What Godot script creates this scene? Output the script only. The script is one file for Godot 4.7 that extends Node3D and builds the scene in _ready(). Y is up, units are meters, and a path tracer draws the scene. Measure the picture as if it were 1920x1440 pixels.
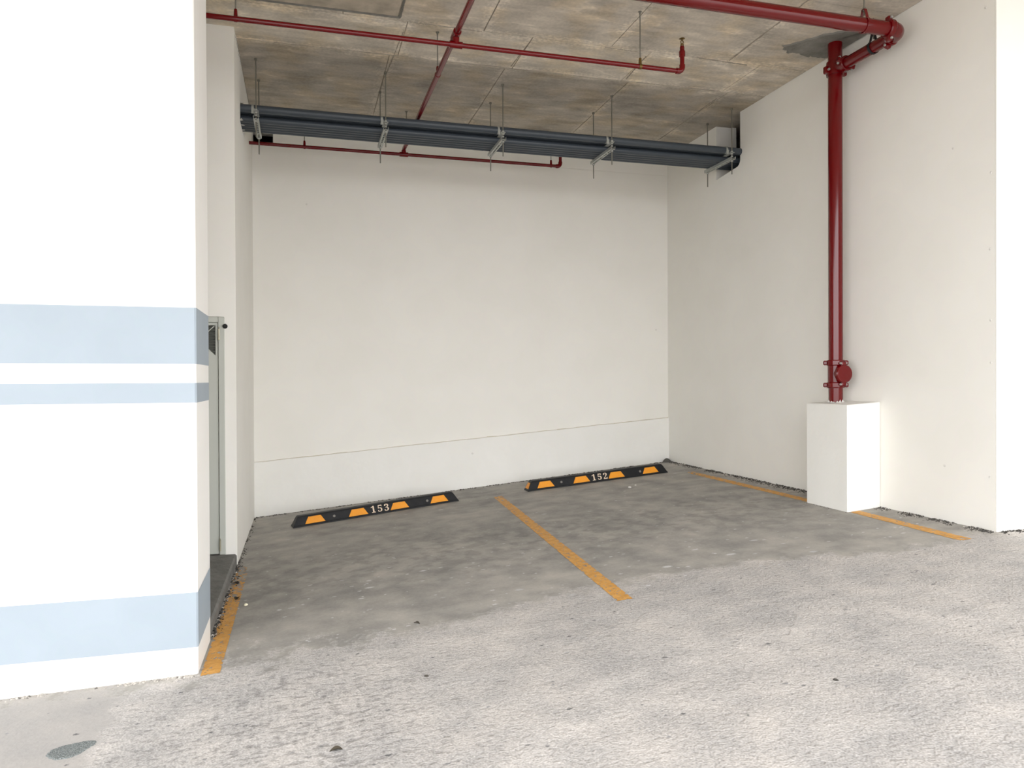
extends Node3D
# A two-bay parking recess under a building. x runs along the back wall, depth d runs away from the viewer (z = -d), y is up, metres.

const XL := -0.488          # inner face of the left wall
const XR := 4.4             # inner face of the right wall
const DB := 8.5             # depth of the back wall
const DF := 3.9             # depth of the front faces of the piers
const EYE := 1.44           # height of the camera
const CEIL := 4.205         # underside of the slab
const RECESS_D := 6.25      # depth of the door wall

var M := {}
var taken := {}

# ------------------------------------------------------------------ helpers
func W(x: float, y: float, d: float) -> Vector3:
	return Vector3(x, y, -d)

func floor_y(x: float, d: float) -> float:
	var t := clampf((d - DF) / 4.6, 0.0, 1.0)
	var l := lerpf(0.027, -0.023, t)
	var r := lerpf(0.422, 0.419, t)
	var u := (x - XL) / (XR - XL)
	if u < 0.0:
		return l + 0.031 * maxf(x - XL, -4.0)
	if u > 1.0:
		return r + 0.03 * minf(x - XR, 4.0)
	return l + (r - l) * u

func on_floor(x: float, d: float, up := 0.0) -> Vector3:
	return W(x, floor_y(x, d) + up, d)

func new_st() -> SurfaceTool:
	var st := SurfaceTool.new()
	st.begin(Mesh.PRIMITIVE_TRIANGLES)
	return st

func numbered(called: String) -> String:
	var n: int = taken.get(called, 0)
	taken[called] = n + 1
	return called if n == 0 else "%s_%03d" % [called, n]

func thing(called: String, at: Vector3, label: String, category: String, group := "") -> Node3D:
	var o := Node3D.new()
	o.name = numbered(called)
	add_child(o)
	o.position = at
	o.set_meta("label", label)
	o.set_meta("category", category)
	if group != "":
		o.set_meta("group", group)
	return o

func part(called: String, st: SurfaceTool, m: Material, parent: Node3D) -> MeshInstance3D:
	var o := MeshInstance3D.new()
	o.name = called
	o.mesh = st.commit()
	o.material_override = m
	parent.add_child(o, true)
	return o

# top-level single mesh, built in world coordinates about an origin
func solo(called: String, st: SurfaceTool, m: Material, at: Vector3) -> MeshInstance3D:
	var o := MeshInstance3D.new()
	o.name = numbered(called)
	o.mesh = st.commit()
	o.material_override = m
	add_child(o)
	o.position = at
	return o

func tag(o: Node3D, label: String, category: String, group := "", kind := "") -> void:
	o.set_meta("label", label)
	o.set_meta("category", category)
	if group != "":
		o.set_meta("group", group)
	if kind != "":
		o.set_meta("kind", kind)

func structure(called: String, st: SurfaceTool, m: Material, label: String, category: String) -> MeshInstance3D:
	var o := solo(called, st, m, Vector3.ZERO)
	tag(o, label, category, "", "structure")
	return o

func tri(st: SurfaceTool, a: Vector3, b: Vector3, c: Vector3, n: Vector3) -> void:
	var flip := (b - a).cross(c - a).dot(n) > 0.0
	for v in [a, c, b] if flip else [a, b, c]:
		st.set_normal(n)
		st.add_vertex(v)

func quad(st: SurfaceTool, a: Vector3, b: Vector3, c: Vector3, d: Vector3, toward: Vector3) -> void:
	var n := (c - a).cross(d - b).normalized()
	if n.dot(toward) < 0.0:
		n = -n
	tri(st, a, b, c, n)
	tri(st, a, c, d, n)

# a chamfered box in any frame
func cbox(st: SurfaceTool, lo: Vector3, hi: Vector3, c: float, t := Transform3D.IDENTITY) -> void:
	var mid := (lo + hi) * 0.5
	var half := (hi - lo) * 0.5
	c = minf(c, minf(half.x, minf(half.y, half.z)) * 0.95)
	var at := func(s: Vector3, axis: int) -> Vector3:
		var v := half - Vector3(c, c, c)
		v[axis] = half[axis]
		return t * (mid + v * s)
	for axis in 3:
		var b := (axis + 1) % 3
		var e := (axis + 2) % 3
		for s in [-1.0, 1.0]:
			var q := []
			for k in [[-1.0, -1.0], [1.0, -1.0], [1.0, 1.0], [-1.0, 1.0]]:
				var sg := Vector3.ZERO
				sg[axis] = s
				sg[b] = k[0]
				sg[e] = k[1]
				q.append(at.call(sg, axis))
			var n := Vector3.ZERO
			n[axis] = s
			quad(st, q[0], q[1], q[2], q[3], t.basis * n)
		if c <= 0.0:
			continue
		for sb in [-1.0, 1.0]:      # edges along e, between axis and b
			for sa in [-1.0, 1.0]:
				var s0 := Vector3.ZERO
				s0[axis] = sa
				s0[b] = sb
				var s1 := s0
				s0[e] = -1.0
				s1[e] = 1.0
				var n2 := Vector3.ZERO
				n2[axis] = sa
				n2[b] = sb
				quad(st, at.call(s0, axis), at.call(s1, axis), at.call(s1, b), at.call(s0, b), t.basis * n2)
	if c <= 0.0:
		return
	for sx in [-1.0, 1.0]:
		for sy in [-1.0, 1.0]:
			for sz in [-1.0, 1.0]:
				var s := Vector3(sx, sy, sz)
				tri(st, at.call(s, 0), at.call(s, 1), at.call(s, 2), (t.basis * s).normalized())

# plain box by depth ranges
func wbox(st: SurfaceTool, x0: float, x1: float, y0: float, y1: float, d0: float, d1: float, c := 0.004) -> void:
	cbox(st, Vector3(x0, y0, -d1), Vector3(x1, y1, -d0), c)

func frame_of(dir: Vector3) -> Basis:
	var up := Vector3.UP if absf(dir.y) < 0.9 else Vector3.RIGHT
	var a := dir.cross(up).normalized()
	return Basis(a, dir, a.cross(dir))

# swept round bar through points, with caps
func tube(st: SurfaceTool, pts: Array, r: float, seg := 24, caps := true) -> void:
	var n := pts.size()
	var rings := []
	var dirs := []
	for i in n:
		var a: Vector3 = pts[maxi(i - 1, 0)]
		var b: Vector3 = pts[mini(i + 1, n - 1)]
		dirs.append((b - a).normalized())
	var side: Vector3 = frame_of(dirs[0]).x
	for i in n:
		var d: Vector3 = dirs[i]
		side = (side - d * side.dot(d)).normalized()
		var other := d.cross(side)
		var ring := []
		for k in seg + 1:
			var a := TAU * k / seg
			ring.append(side * cos(a) + other * sin(a))
		rings.append(ring)
	for i in n - 1:
		for k in seg:
			var p := [[i, k], [i + 1, k], [i + 1, k + 1], [i, k], [i + 1, k + 1], [i, k + 1]]
			var v0: Vector3 = pts[i] + rings[i][k] * r
			var v1: Vector3 = pts[i + 1] + rings[i + 1][k] * r
			var v2: Vector3 = pts[i + 1] + rings[i + 1][k + 1] * r
			if (v1 - v0).cross(v2 - v0).dot(rings[i][k]) > 0.0:
				p = [[i, k], [i + 1, k + 1], [i + 1, k], [i, k], [i, k + 1], [i + 1, k + 1]]
			for q in p:
				var nn: Vector3 = rings[q[0]][q[1]]
				st.set_normal(nn)
				st.add_vertex(pts[q[0]] + nn * r)
	if caps:
		for e in [[0, -1.0], [n - 1, 1.0]]:
			for k in seg:
				tri(st, pts[e[0]], pts[e[0]] + rings[e[0]][k] * r, pts[e[0]] + rings[e[0]][k + 1] * r, dirs[e[0]] * e[1])

# surface of revolution: profile of (along, radius)
func lathe(st: SurfaceTool, at: Vector3, dir: Vector3, profile: Array, seg := 24) -> void:
	var f := frame_of(dir.normalized())
	var u := f.x
	var w := f.z
	for i in profile.size() - 1:
		var p: Vector2 = profile[i]
		var q: Vector2 = profile[i + 1]
		var s := Vector2(q.y - p.y, q.x - p.x)      # along change / radius change
		var nr := s.y
		var na := -s.x
		var ln := sqrt(nr * nr + na * na)
		if ln < 1e-7:
			continue
		nr /= ln
		na /= ln
		for k in seg:
			var e := []
			for kk in [k, k + 1]:
				var a: float = TAU * kk / seg
				e.append(u * cos(a) + w * sin(a))
			var v := [at + f.y * p.x + e[0] * p.y, at + f.y * q.x + e[0] * q.y, at + f.y * q.x + e[1] * q.y, at + f.y * p.x + e[1] * p.y]
			var nn := [e[0] * nr + f.y * na, e[0] * nr + f.y * na, e[1] * nr + f.y * na, e[1] * nr + f.y * na]
			var order := [0, 1, 2, 0, 2, 3]
			var c1: Vector3 = (v[1] - v[0]).cross(v[2] - v[0])
			if c1.length() < 1e-12:
				c1 = (v[2] - v[0]).cross(v[3] - v[0])
			if c1.dot(nn[0] + nn[2]) > 0.0:
				order = [0, 2, 1, 0, 3, 2]
			for j in order:
				st.set_normal(nn[j])
				st.add_vertex(v[j])

# quarter bend from a to c round the corner b
func bend(a: Vector3, b: Vector3, c: Vector3, r: float, steps := 8) -> Array:
	var p := b + (a - b).normalized() * r
	var q := b + (c - b).normalized() * r
	var out := []
	for i in steps + 1:
		var t := float(i) / steps
		# circular arc by slerp round the bend's centre
		var centre := p + q - b
		out.append(centre + (p - centre).slerp(q - centre, t))
	return out

func grit(st: SurfaceTool, at: Vector3, s: Vector3, rng: RandomNumberGenerator, col: Color) -> void:
	# a small irregular five-sided lump
	var top := at + Vector3(rng.randf_range(-0.3, 0.3) * s.x, s.y, rng.randf_range(-0.3, 0.3) * s.z)
	var turn := rng.randf() * TAU
	var ring := []
	for k in 5:
		var a := turn + TAU * k / 5.0
		var r := rng.randf_range(0.6, 1.1)
		ring.append(at + Vector3(cos(a) * s.x * r, s.y * rng.randf_range(-0.1, 0.25), sin(a) * s.z * r))
	for k in 5:
		var a: Vector3 = ring[k]
		var b: Vector3 = ring[(k + 1) % 5]
		var n := (a - at + b - at).normalized()
		n = ((b - a).cross(top - a)).normalized()
		if n.dot((a + b) * 0.5 - at + Vector3(0, s.y, 0)) < 0.0:
			n = -n
		st.set_color(col)
		tri(st, a, b, top, n)

# ------------------------------------------------------------------ textures and materials
func noise_bytes(w: int, h: int, freq: float, octaves: int, sd: int, kind := FastNoiseLite.TYPE_SIMPLEX_SMOOTH, stretch := Vector2i(1, 1)) -> PackedByteArray:
	var n := FastNoiseLite.new()
	n.seed = sd
	n.noise_type = kind
	n.frequency = freq
	n.fractal_octaves = octaves
	var im := n.get_image(w / stretch.x, h / stretch.y)
	if stretch != Vector2i(1, 1):
		im.resize(w, h, Image.INTERPOLATE_CUBIC)
	im.convert(Image.FORMAT_L8)
	return im.get_data()

func plain_mat(c: Color, rough := 0.6, metal := 0.0, spec := 0.5) -> StandardMaterial3D:
	var m := StandardMaterial3D.new()
	m.albedo_color = c
	m.roughness = rough
	m.metallic = metal
	m.metallic_specular = spec
	return m

func noise_tex(freq: float, octaves: int, sd: int, a: Color, b: Color, size := 512) -> NoiseTexture2D:
	var n := FastNoiseLite.new()
	n.seed = sd
	n.frequency = freq
	n.fractal_octaves = octaves
	var t := NoiseTexture2D.new()
	t.width = size
	t.height = size
	t.seamless = true
	t.noise = n
	var g := Gradient.new()
	g.set_color(0, a)
	g.set_color(1, b)
	t.color_ramp = g
	return t

# paint or concrete on anything: triplanar mottled colour with fine relief
func mottled(a: Color, b: Color, metres: float, freq: float, sd: int, rough: float, relief: float, relief_freq := 0.02, spec := 0.5) -> StandardMaterial3D:
	var m := StandardMaterial3D.new()
	m.albedo_texture = noise_tex(freq, 4, sd, a, b)
	m.roughness = rough
	m.metallic_specular = spec
	m.uv1_triplanar = true
	m.uv1_world_triplanar = true
	m.uv1_scale = Vector3.ONE / metres
	if relief > 0.0:
		m.heightmap_enabled = true
		m.heightmap_scale = relief
		m.heightmap_texture = noise_tex(relief_freq, 4, sd + 7, Color.BLACK, Color.WHITE)
	return m

const FX0 := -1.7
const FXW := 6.7
const FD0 := 1.5
const FDW := 7.2
const FT := 2048

# where the pale dusty driveway surface meets the smooth grey bay slab
const EDGE := [[-1.7, 3.95], [-0.5, 3.9], [-0.22, 3.95], [0.085, 3.96], [0.35, 3.99], [0.63, 3.96], [1.0, 4.06], [1.28, 4.14], [1.6, 4.17], [1.9, 4.18], [2.44, 4.17], [2.75, 4.13], [3.0, 4.07], [3.3, 3.96], [3.6, 3.87], [4.0, 3.87], [4.4, 3.93], [5.0, 3.93]]

func edge_at(x: float) -> float:
	for i in EDGE.size() - 1:
		if x <= EDGE[i + 1][0]:
			return lerpf(EDGE[i][1], EDGE[i + 1][1], clampf((x - EDGE[i][0]) / (EDGE[i + 1][0] - EDGE[i][0]), 0.0, 1.0))
	return EDGE[-1][1]

func floor_material() -> StandardMaterial3D:
	var big := noise_bytes(FT, FT, 0.0035, 4, 11)
	var mid := noise_bytes(FT, FT, 0.012, 5, 12)
	var fine := noise_bytes(FT, FT, 0.11, 3, 13)
	var grain := noise_bytes(FT, FT, 0.32, 2, 14)
	var streak := noise_bytes(FT, FT, 0.02, 4, 15, FastNoiseLite.TYPE_SIMPLEX_SMOOTH, Vector2i(4, 1))
	var rag := noise_bytes(FT, FT, 0.02, 5, 16)
	var cell := noise_bytes(FT, FT, 0.12, 3, 17, FastNoiseLite.TYPE_PERLIN, Vector2i(2, 1))
	var col := PackedByteArray()
	col.resize(FT * FT * 3)
	var hgt := PackedByteArray()
	hgt.resize(FT * FT)
	var edges := PackedFloat32Array()
	edges.resize(FT)
	for i in FT:
		edges[i] = edge_at(FX0 + FXW * i / FT)
	for j in FT:
		var d: float = FD0 + FDW * j / FT
		for i in FT:
			var k: int = j * FT + i
			var x: float = FX0 + FXW * i / FT
			var nb: float = big[k] / 127.5 - 1.0
			var nm: float = mid[k] / 127.5 - 1.0
			var nf: float = fine[k] / 127.5 - 1.0
			var ng: float = grain[k] / 127.5 - 1.0
			var ns: float = streak[k] / 127.5 - 1.0
			var nr: float = rag[k] / 127.5 - 1.0
			# share of pale driveway dust, ragged edge
			var thin: float = clampf((x + 0.1) * 1.1, 0.0, 1.0)      # the dust thins out in patches towards the step
			var road: float = clampf((edges[i] - d + nr * lerpf(0.34, 0.13, thin) + nm * lerpf(0.2, 0.0, thin) + nf * lerpf(0.12, 0.02, thin)) * lerpf(3.6, 9.0, thin) + 0.5, 0.0, 1.0)
			# smooth trowelled corner by the left pier
			var smooth: float = clampf((-0.76 - x + nr * 0.05) * 18.0, 0.0, 1.0) * road
			var bay: float = BAY * (1.0 + 0.16 * nb + 0.20 * nm + 0.10 * ns + 0.07 * nf + 0.05 * ng)
			# damp darker stains in front of the stops
			var st: float = clampf((0.9 - absf(d - 5.6) * 0.75) * 1.4, 0.0, 1.0) * clampf(nr * 1.9 + ns * 1.2 + 0.15, 0.0, 1.0)
			bay *= 1.0 - 0.20 * st
			var way: float = ROAD * (1.0 + 0.10 * nb + 0.12 * nm + 0.08 * ns + 0.18 * nf + 0.34 * ng)
			var c: float = cell[k] / 127.5 - 1.0
			# coarse broom-torn mortar left of the middle, with the print of a tyre tread in it
			var torn: float = clampf(1.3 - absf(x + 0.05) * 1.5, 0.0, 1.0) * clampf((3.9 - d) * 3.0, 0.0, 1.0)
			var pit: float = clampf(c * 3.2 - 0.75 + 0.7 * torn, 0.0, 1.0)
			var tread: float = 0.0
			if torn > 0.1 and d > 2.9 and nr > 0.0:
				tread = clampf(sin(x * 175.0 + nm * 3.0) * 1.5, 0.0, 1.0) * torn * clampf(nr * 3.0, 0.0, 1.0)
			way *= 1.0 - (0.12 + 0.16 * torn) * pit - 0.12 * tread
			# pale sweeps where tyres turned
			var arc: float = absf(sqrt((x - 2.2) * (x - 2.2) + (d - 1.0) * (d - 1.0)) - 2.05 + 0.08 * nb)
			way *= 1.0 + 0.10 * clampf(1.0 - arc * 6.0, 0.0, 1.0) * (0.5 + nm)
			way = lerpf(way, ROAD * 0.84 * (1.0 + 0.08 * nm + 0.05 * nf), smooth)
			var v: float = lerpf(bay, way, road)
			var warm: float = 0.012 * nm + 0.01 * nb
			var o: int = k * 3
			col[o] = clampi(int(255.0 * sqrt_srgb(v * (1.0 + warm))), 0, 255)
			col[o + 1] = clampi(int(255.0 * sqrt_srgb(v * lerpf(0.955, 0.955, road))), 0, 255)
			col[o + 2] = clampi(int(255.0 * sqrt_srgb(v * (lerpf(0.87, 0.905, road) - warm))), 0, 255)
			var rough: float = road * (1.0 - 0.75 * smooth)
			hgt[k] = clampi(int(128.0 + 26.0 * nm + (12.0 + 38.0 * rough) * nf + (6.0 + 46.0 * rough) * ng - 46.0 * rough * pit - 22.0 * tread + 14.0 * road), 0, 255)
	# spatter of pale plaster drips and chips on the slab
	var rng := RandomNumberGenerator.new()
	rng.seed = 5
	for n in 430:
		var x := rng.randf_range(-0.4, 4.3)
		var d := rng.randf_range(4.0, 8.2)
		if n % 3 == 0:
			d = rng.randf_range(4.0, 5.2)
		splat(col, x, d, rng.randf_range(0.003, 0.009) * (2.0 if n % 17 == 0 else 1.0), rng.randf_range(0.5, 0.72), rng)
	for n in 240:
		splat(col, rng.randf_range(-1.2, 4.3), rng.randf_range(2.4, 4.0), rng.randf_range(0.003, 0.007), rng.randf_range(0.08, 0.3), rng)
	var m := StandardMaterial3D.new()
	m.albedo_texture = ImageTexture.create_from_image(Image.create_from_data(FT, FT, false, Image.FORMAT_RGB8, col))
	m.heightmap_enabled = true
	m.heightmap_texture = ImageTexture.create_from_image(Image.create_from_data(FT, FT, false, Image.FORMAT_L8, hgt))
	m.heightmap_scale = 0.65
	m.roughness = 0.78
	m.metallic_specular = 0.35
	return m

func splat(col: PackedByteArray, x: float, d: float, r: float, v: float, rng: RandomNumberGenerator) -> void:
	var ci := (x - FX0) / FXW * FT
	var cj := (d - FD0) / FDW * FT
	var rp := r / FXW * FT
	var sx := rng.randf_range(0.7, 2.2)
	var g := int(255.0 * sqrt_srgb(v))
	for j in range(int(cj - rp * 1.3), int(cj + rp * 1.3) + 1):
		for i in range(int(ci - rp * sx * 1.3), int(ci + rp * sx * 1.3) + 1):
			if i < 0 or j < 0 or i >= FT or j >= FT:
				continue
			var e := Vector2((i - ci) / sx, j - cj).length() / rp
			if e < 1.0 + 0.25 * sin(i * 1.7 + j * 2.3):
				var o := (j * FT + i) * 3
				for ch in 3:
					col[o + ch] = int(lerpf(col[o + ch], g, 0.75))

func sqrt_srgb(v: float) -> float:
	return 1.055 * pow(maxf(v, 0.0), 0.41667) - 0.055

const BAY := 0.365
const ROAD := 0.475

const CX0 := -1.6
const CXW := 6.2
const CD0 := 3.4
const CDW := 5.2
const CW := 2048
const CH := 1718
const JOINTS := [[0.32, 1.41, 2.5, 3.59], [0.81, 1.82, 2.87, 3.92], [0.74, 1.76, 2.95, 3.99]]

func ceiling_material() -> StandardMaterial3D:
	var big := noise_bytes(CW, CH, 0.004, 4, 31)
	var mid := noise_bytes(CW, CH, 0.014, 5, 32, FastNoiseLite.TYPE_SIMPLEX_SMOOTH, Vector2i(2, 1))
	var fine := noise_bytes(CW, CH, 0.08, 4, 33)
	var vein := noise_bytes(CW, CH, 0.007, 5, 34, FastNoiseLite.TYPE_SIMPLEX_SMOOTH, Vector2i(3, 1))
	var rust := noise_bytes(CW, CH, 0.006, 4, 35)
	var scratch := noise_bytes(CW, CH, 0.03, 4, 36, FastNoiseLite.TYPE_SIMPLEX_SMOOTH, Vector2i(5, 1))
	var col := PackedByteArray()
	col.resize(CW * CH * 3)
	var hgt := PackedByteArray()
	hgt.resize(CW * CH)
	for j in CH:
		var d: float = CD0 + CDW * j / CH
		for i in CW:
			var k: int = j * CW + i
			var x: float = CX0 + CXW * i / CW
			var nb: float = big[k] / 127.5 - 1.0
			var nm: float = mid[k] / 127.5 - 1.0
			var nf: float = fine[k] / 127.5 - 1.0
			var nv: float = vein[k] / 127.5 - 1.0
			var nr: float = rust[k] / 127.5 - 1.0
			# each pour of boards left its own tone, with a ragged margin at d = 6.45 and 5.82
			var dd: float = d + 0.03 * nv + 0.012 * nf
			var tone: float = 0.55
			if dd > 6.45:
				tone = 0.45
			elif dd > 5.82:
				tone = 0.59
			var sc: float = scratch[k] / 127.5 - 1.0
			var v: float = tone * (1.0 + 0.16 * nb + 0.17 * nm + 0.11 * nf + 0.14 * sc)
			# cement paste bled out along the board joints
			var gap: float = minf(absf(dd - 6.45), absf(dd - 5.82))
			var first: Array = JOINTS[0] if d < 5.82 else (JOINTS[1] if d < 6.45 else JOINTS[2])
			for jx: float in first:
				gap = minf(gap, absf(x - jx + 0.02 * nv))
			v *= 1.0 + 0.20 * clampf(1.0 - gap * 16.0 + 0.9 * nf + 0.5 * nm, 0.0, 1.0)
			# pale lime streaks
			v *= 1.0 + 0.30 * clampf(1.0 - absf(nv) * 9.0, 0.0, 1.0) * clampf(nm + 0.3, 0.0, 1.0)
			var w: float = clampf(nr * 1.6 + 0.15, 0.0, 1.0)
			var o: int = k * 3
			col[o] = clampi(int(255.0 * sqrt_srgb(v * (1.0 + 0.03 * w))), 0, 255)
			col[o + 1] = clampi(int(255.0 * sqrt_srgb(v * (0.905 - 0.02 * w))), 0, 255)
			col[o + 2] = clampi(int(255.0 * sqrt_srgb(v * (0.765 - 0.09 * w))), 0, 255)
			hgt[k] = clampi(int(128.0 + 30.0 * nm + 25.0 * nf + 30.0 * clampf(1.0 - absf(nv) * 12.0, 0.0, 1.0)), 0, 255)
	var m := StandardMaterial3D.new()
	m.albedo_texture = ImageTexture.create_from_image(Image.create_from_data(CW, CH, false, Image.FORMAT_RGB8, col))
	m.heightmap_enabled = true
	m.heightmap_texture = ImageTexture.create_from_image(Image.create_from_data(CW, CH, false, Image.FORMAT_L8, hgt))
	m.heightmap_scale = 0.7
	m.roughness = 0.9
	m.metallic_specular = 0.25
	return m

func make_materials() -> void:
	M.wall = mottled(Color(0.942, 0.933, 0.902), Color(0.958, 0.95, 0.922), 3.0, 0.006, 41, 0.75, 0.25, 0.012, 0.3)
	M.pier = mottled(Color(0.92, 0.912, 0.888), Color(0.94, 0.935, 0.915), 3.0, 0.006, 42, 0.7, 0.2, 0.012, 0.3)
	M.blue = mottled(Color(0.61, 0.65, 0.68), Color(0.63, 0.67, 0.70), 2.0, 0.008, 43, 0.65, 0.2, 0.012, 0.3)
	M.plinth = mottled(Color(0.943, 0.938, 0.912), Color(0.956, 0.952, 0.93), 2.0, 0.008, 44, 0.75, 0.35, 0.02, 0.3)
	M.slab = mottled(Color(0.58, 0.55, 0.50), Color(0.68, 0.645, 0.585), 3.0, 0.008, 45, 0.9, 0.6, 0.03, 0.25)
	M.road = mottled(Color(0.68, 0.665, 0.65), Color(0.75, 0.73, 0.715), 2.0, 0.01, 46, 0.85, 0.8, 0.08, 0.3)
	M.step = mottled(Color(0.40, 0.40, 0.385), Color(0.50, 0.495, 0.48), 1.2, 0.012, 47, 0.75, 0.4, 0.04, 0.35)
	M.cement = mottled(Color(0.46, 0.45, 0.425), Color(0.57, 0.56, 0.53), 0.8, 0.01, 48, 0.8, 0.5, 0.03, 0.3)
	M.plaster = mottled(Color(0.86, 0.85, 0.82), Color(0.93, 0.92, 0.9), 0.3, 0.02, 49, 0.9, 0.6, 0.05, 0.2)
	M.red = plain_mat(Color(0.39, 0.0, 0.015), 0.13, 0.0, 0.5)
	M.red_small = plain_mat(Color(0.40, 0.0, 0.018), 0.2, 0.0, 0.5)
	M.steel = plain_mat(Color(0.70, 0.71, 0.69), 0.45, 0.45)
	M.rod = plain_mat(Color(0.50, 0.49, 0.45), 0.5, 0.5)
	M.brass = plain_mat(Color(0.45, 0.36, 0.2), 0.4, 0.8)
	M.conduit = plain_mat(Color(0.25, 0.28, 0.31), 0.4, 0.0, 0.5)
	M.rubber = mottled(Color(0.045, 0.05, 0.06), Color(0.10, 0.105, 0.11), 0.6, 0.02, 50, 0.55, 0.1, 0.05, 0.4)
	M.reflector = mottled(Color(0.92, 0.56, 0.015), Color(0.97, 0.66, 0.05), 0.2, 0.03, 51, 0.45, 0.15, 0.1, 0.5)
	M.stencil = plain_mat(Color(0.88, 0.80, 0.70), 0.7)
	M.line = mottled(Color(0.77, 0.555, 0.25), Color(0.88, 0.67, 0.37), 0.5, 0.015, 52, 0.6, 0.2, 0.06, 0.4)
	M.door = plain_mat(Color(0.755, 0.765, 0.73), 0.45)
	M.hinge = plain_mat(Color(0.70, 0.68, 0.60), 0.35, 0.6)
	M.dark = plain_mat(Color(0.11, 0.115, 0.12), 0.8)
	M.vent = plain_mat(Color(0.42, 0.43, 0.40), 0.6)
	M.patch = mottled(Color(0.36, 0.385, 0.385), Color(0.68, 0.70, 0.69), 0.25, 0.05, 53, 0.85, 0.8, 0.08, 0.3)
	M.grit = plain_mat(Color.WHITE, 0.9, 0.0, 0.2)
	M.grit.vertex_color_use_as_albedo = true
	M.ceiling = ceiling_material()
	M.floor = floor_material()

# ------------------------------------------------------------------ the setting
func build_floor() -> void:
	var mesh := ArrayMesh.new()
	var xs := []
	var ds := []
	for i in 28:
		xs.append(FX0 + FXW * i / 27.0)
	xs.append_array([XL, XR])
	xs.sort()
	for j in 26:
		ds.append(FD0 + FDW * j / 25.0)
	ds.append_array([DF])
	ds.sort()
	var st := new_st()
	for i in xs.size() - 1:
		for j in ds.size() - 1:
			floor_cell(st, xs[i], xs[i + 1], ds[j], ds[j + 1], true)
	mesh = st.commit(mesh)
	# the driveway beyond the mapped area
	st = new_st()
	var bx := [-20.0, -8.0, -4.488, FX0, XL, 1.0, 2.5, XR, FX0 + FXW, 8.4, 14.0, 24.0]
	var bd := [-30.0, -16.0, -8.0, -3.0, 0.0, FD0, DF, FD0 + FDW]
	for i in bx.size() - 1:
		for j in bd.size() - 1:
			if bx[i] >= FX0 - 0.001 and bx[i + 1] <= FX0 + FXW + 0.001 and bd[j] >= FD0 - 0.001:
				continue
			floor_cell(st, bx[i], bx[i + 1], bd[j], bd[j + 1], false)
	mesh = st.commit(mesh)
	mesh.surface_set_material(0, M.floor)
	mesh.surface_set_material(1, M.road)
	var o := MeshInstance3D.new()
	o.name = "floor"
	o.mesh = mesh
	add_child(o)
	tag(o, "stained grey concrete bay floor meeting a paler dusty rough driveway", "floor", "", "structure")

func floor_cell(st: SurfaceTool, x0: float, x1: float, d0: float, d1: float, uv: bool) -> void:
	var p := [on_floor(x0, d0), on_floor(x1, d0), on_floor(x1, d1), on_floor(x0, d1)]
	var n: Vector3 = ((p[1] - p[0]).cross(p[3] - p[0])).normalized()
	for k in [0, 2, 1, 0, 3, 2]:
		st.set_normal(n if n.y > 0.0 else -n)
		if uv:
			st.set_uv(Vector2((p[k].x - FX0) / FXW, (-p[k].z - FD0) / FDW))
			st.set_tangent(Plane(1, 0, 0, 1))
		st.add_vertex(p[k])

func ceiling_panel(x0: float, x1: float, d0: float, d1: float, drop: float, parent: Node3D) -> void:
	var st := new_st()
	var lo := W(x0, CEIL - drop, d1)
	var hi := W(x1, CEIL + 0.02, d0)
	var c := 0.003
	var b := [W(x0 + c, lo.y, d0 + c), W(x1 - c, lo.y, d0 + c), W(x1 - c, lo.y, d1 - c), W(x0 + c, lo.y, d1 - c)]
	var t := [W(x0, hi.y, d0), W(x1, hi.y, d0), W(x1, hi.y, d1), W(x0, hi.y, d1)]
	for q in [b, [b[0], b[1], t[1], t[0]], [b[1], b[2], t[2], t[1]], [b[2], b[3], t[3], t[2]], [b[3], b[0], t[0], t[3]]]:
		var out: Vector3 = Vector3.DOWN if q == b else (q[0] + q[1] - b[0] - b[2])
		var n: Vector3 = (q[2] - q[0]).cross(q[3] - q[1]).normalized()
		if n.dot(out) < 0.0:
			n = -n
		var order := [0, 1, 2, 0, 2, 3]
		if (q[1] - q[0]).cross(q[2] - q[0]).dot(n) > 0.0:
			order = [0, 2, 1, 0, 3, 2]
		for k in order:
			st.set_normal(n)
			st.set_uv(Vector2((q[k].x - CX0) / CXW, (-q[k].z - CD0) / CDW))
			st.set_tangent(Plane(1, 0, 0, 1))
			st.add_vertex(q[k])
	part("ceiling_panel", st, M.ceiling, parent)

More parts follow.
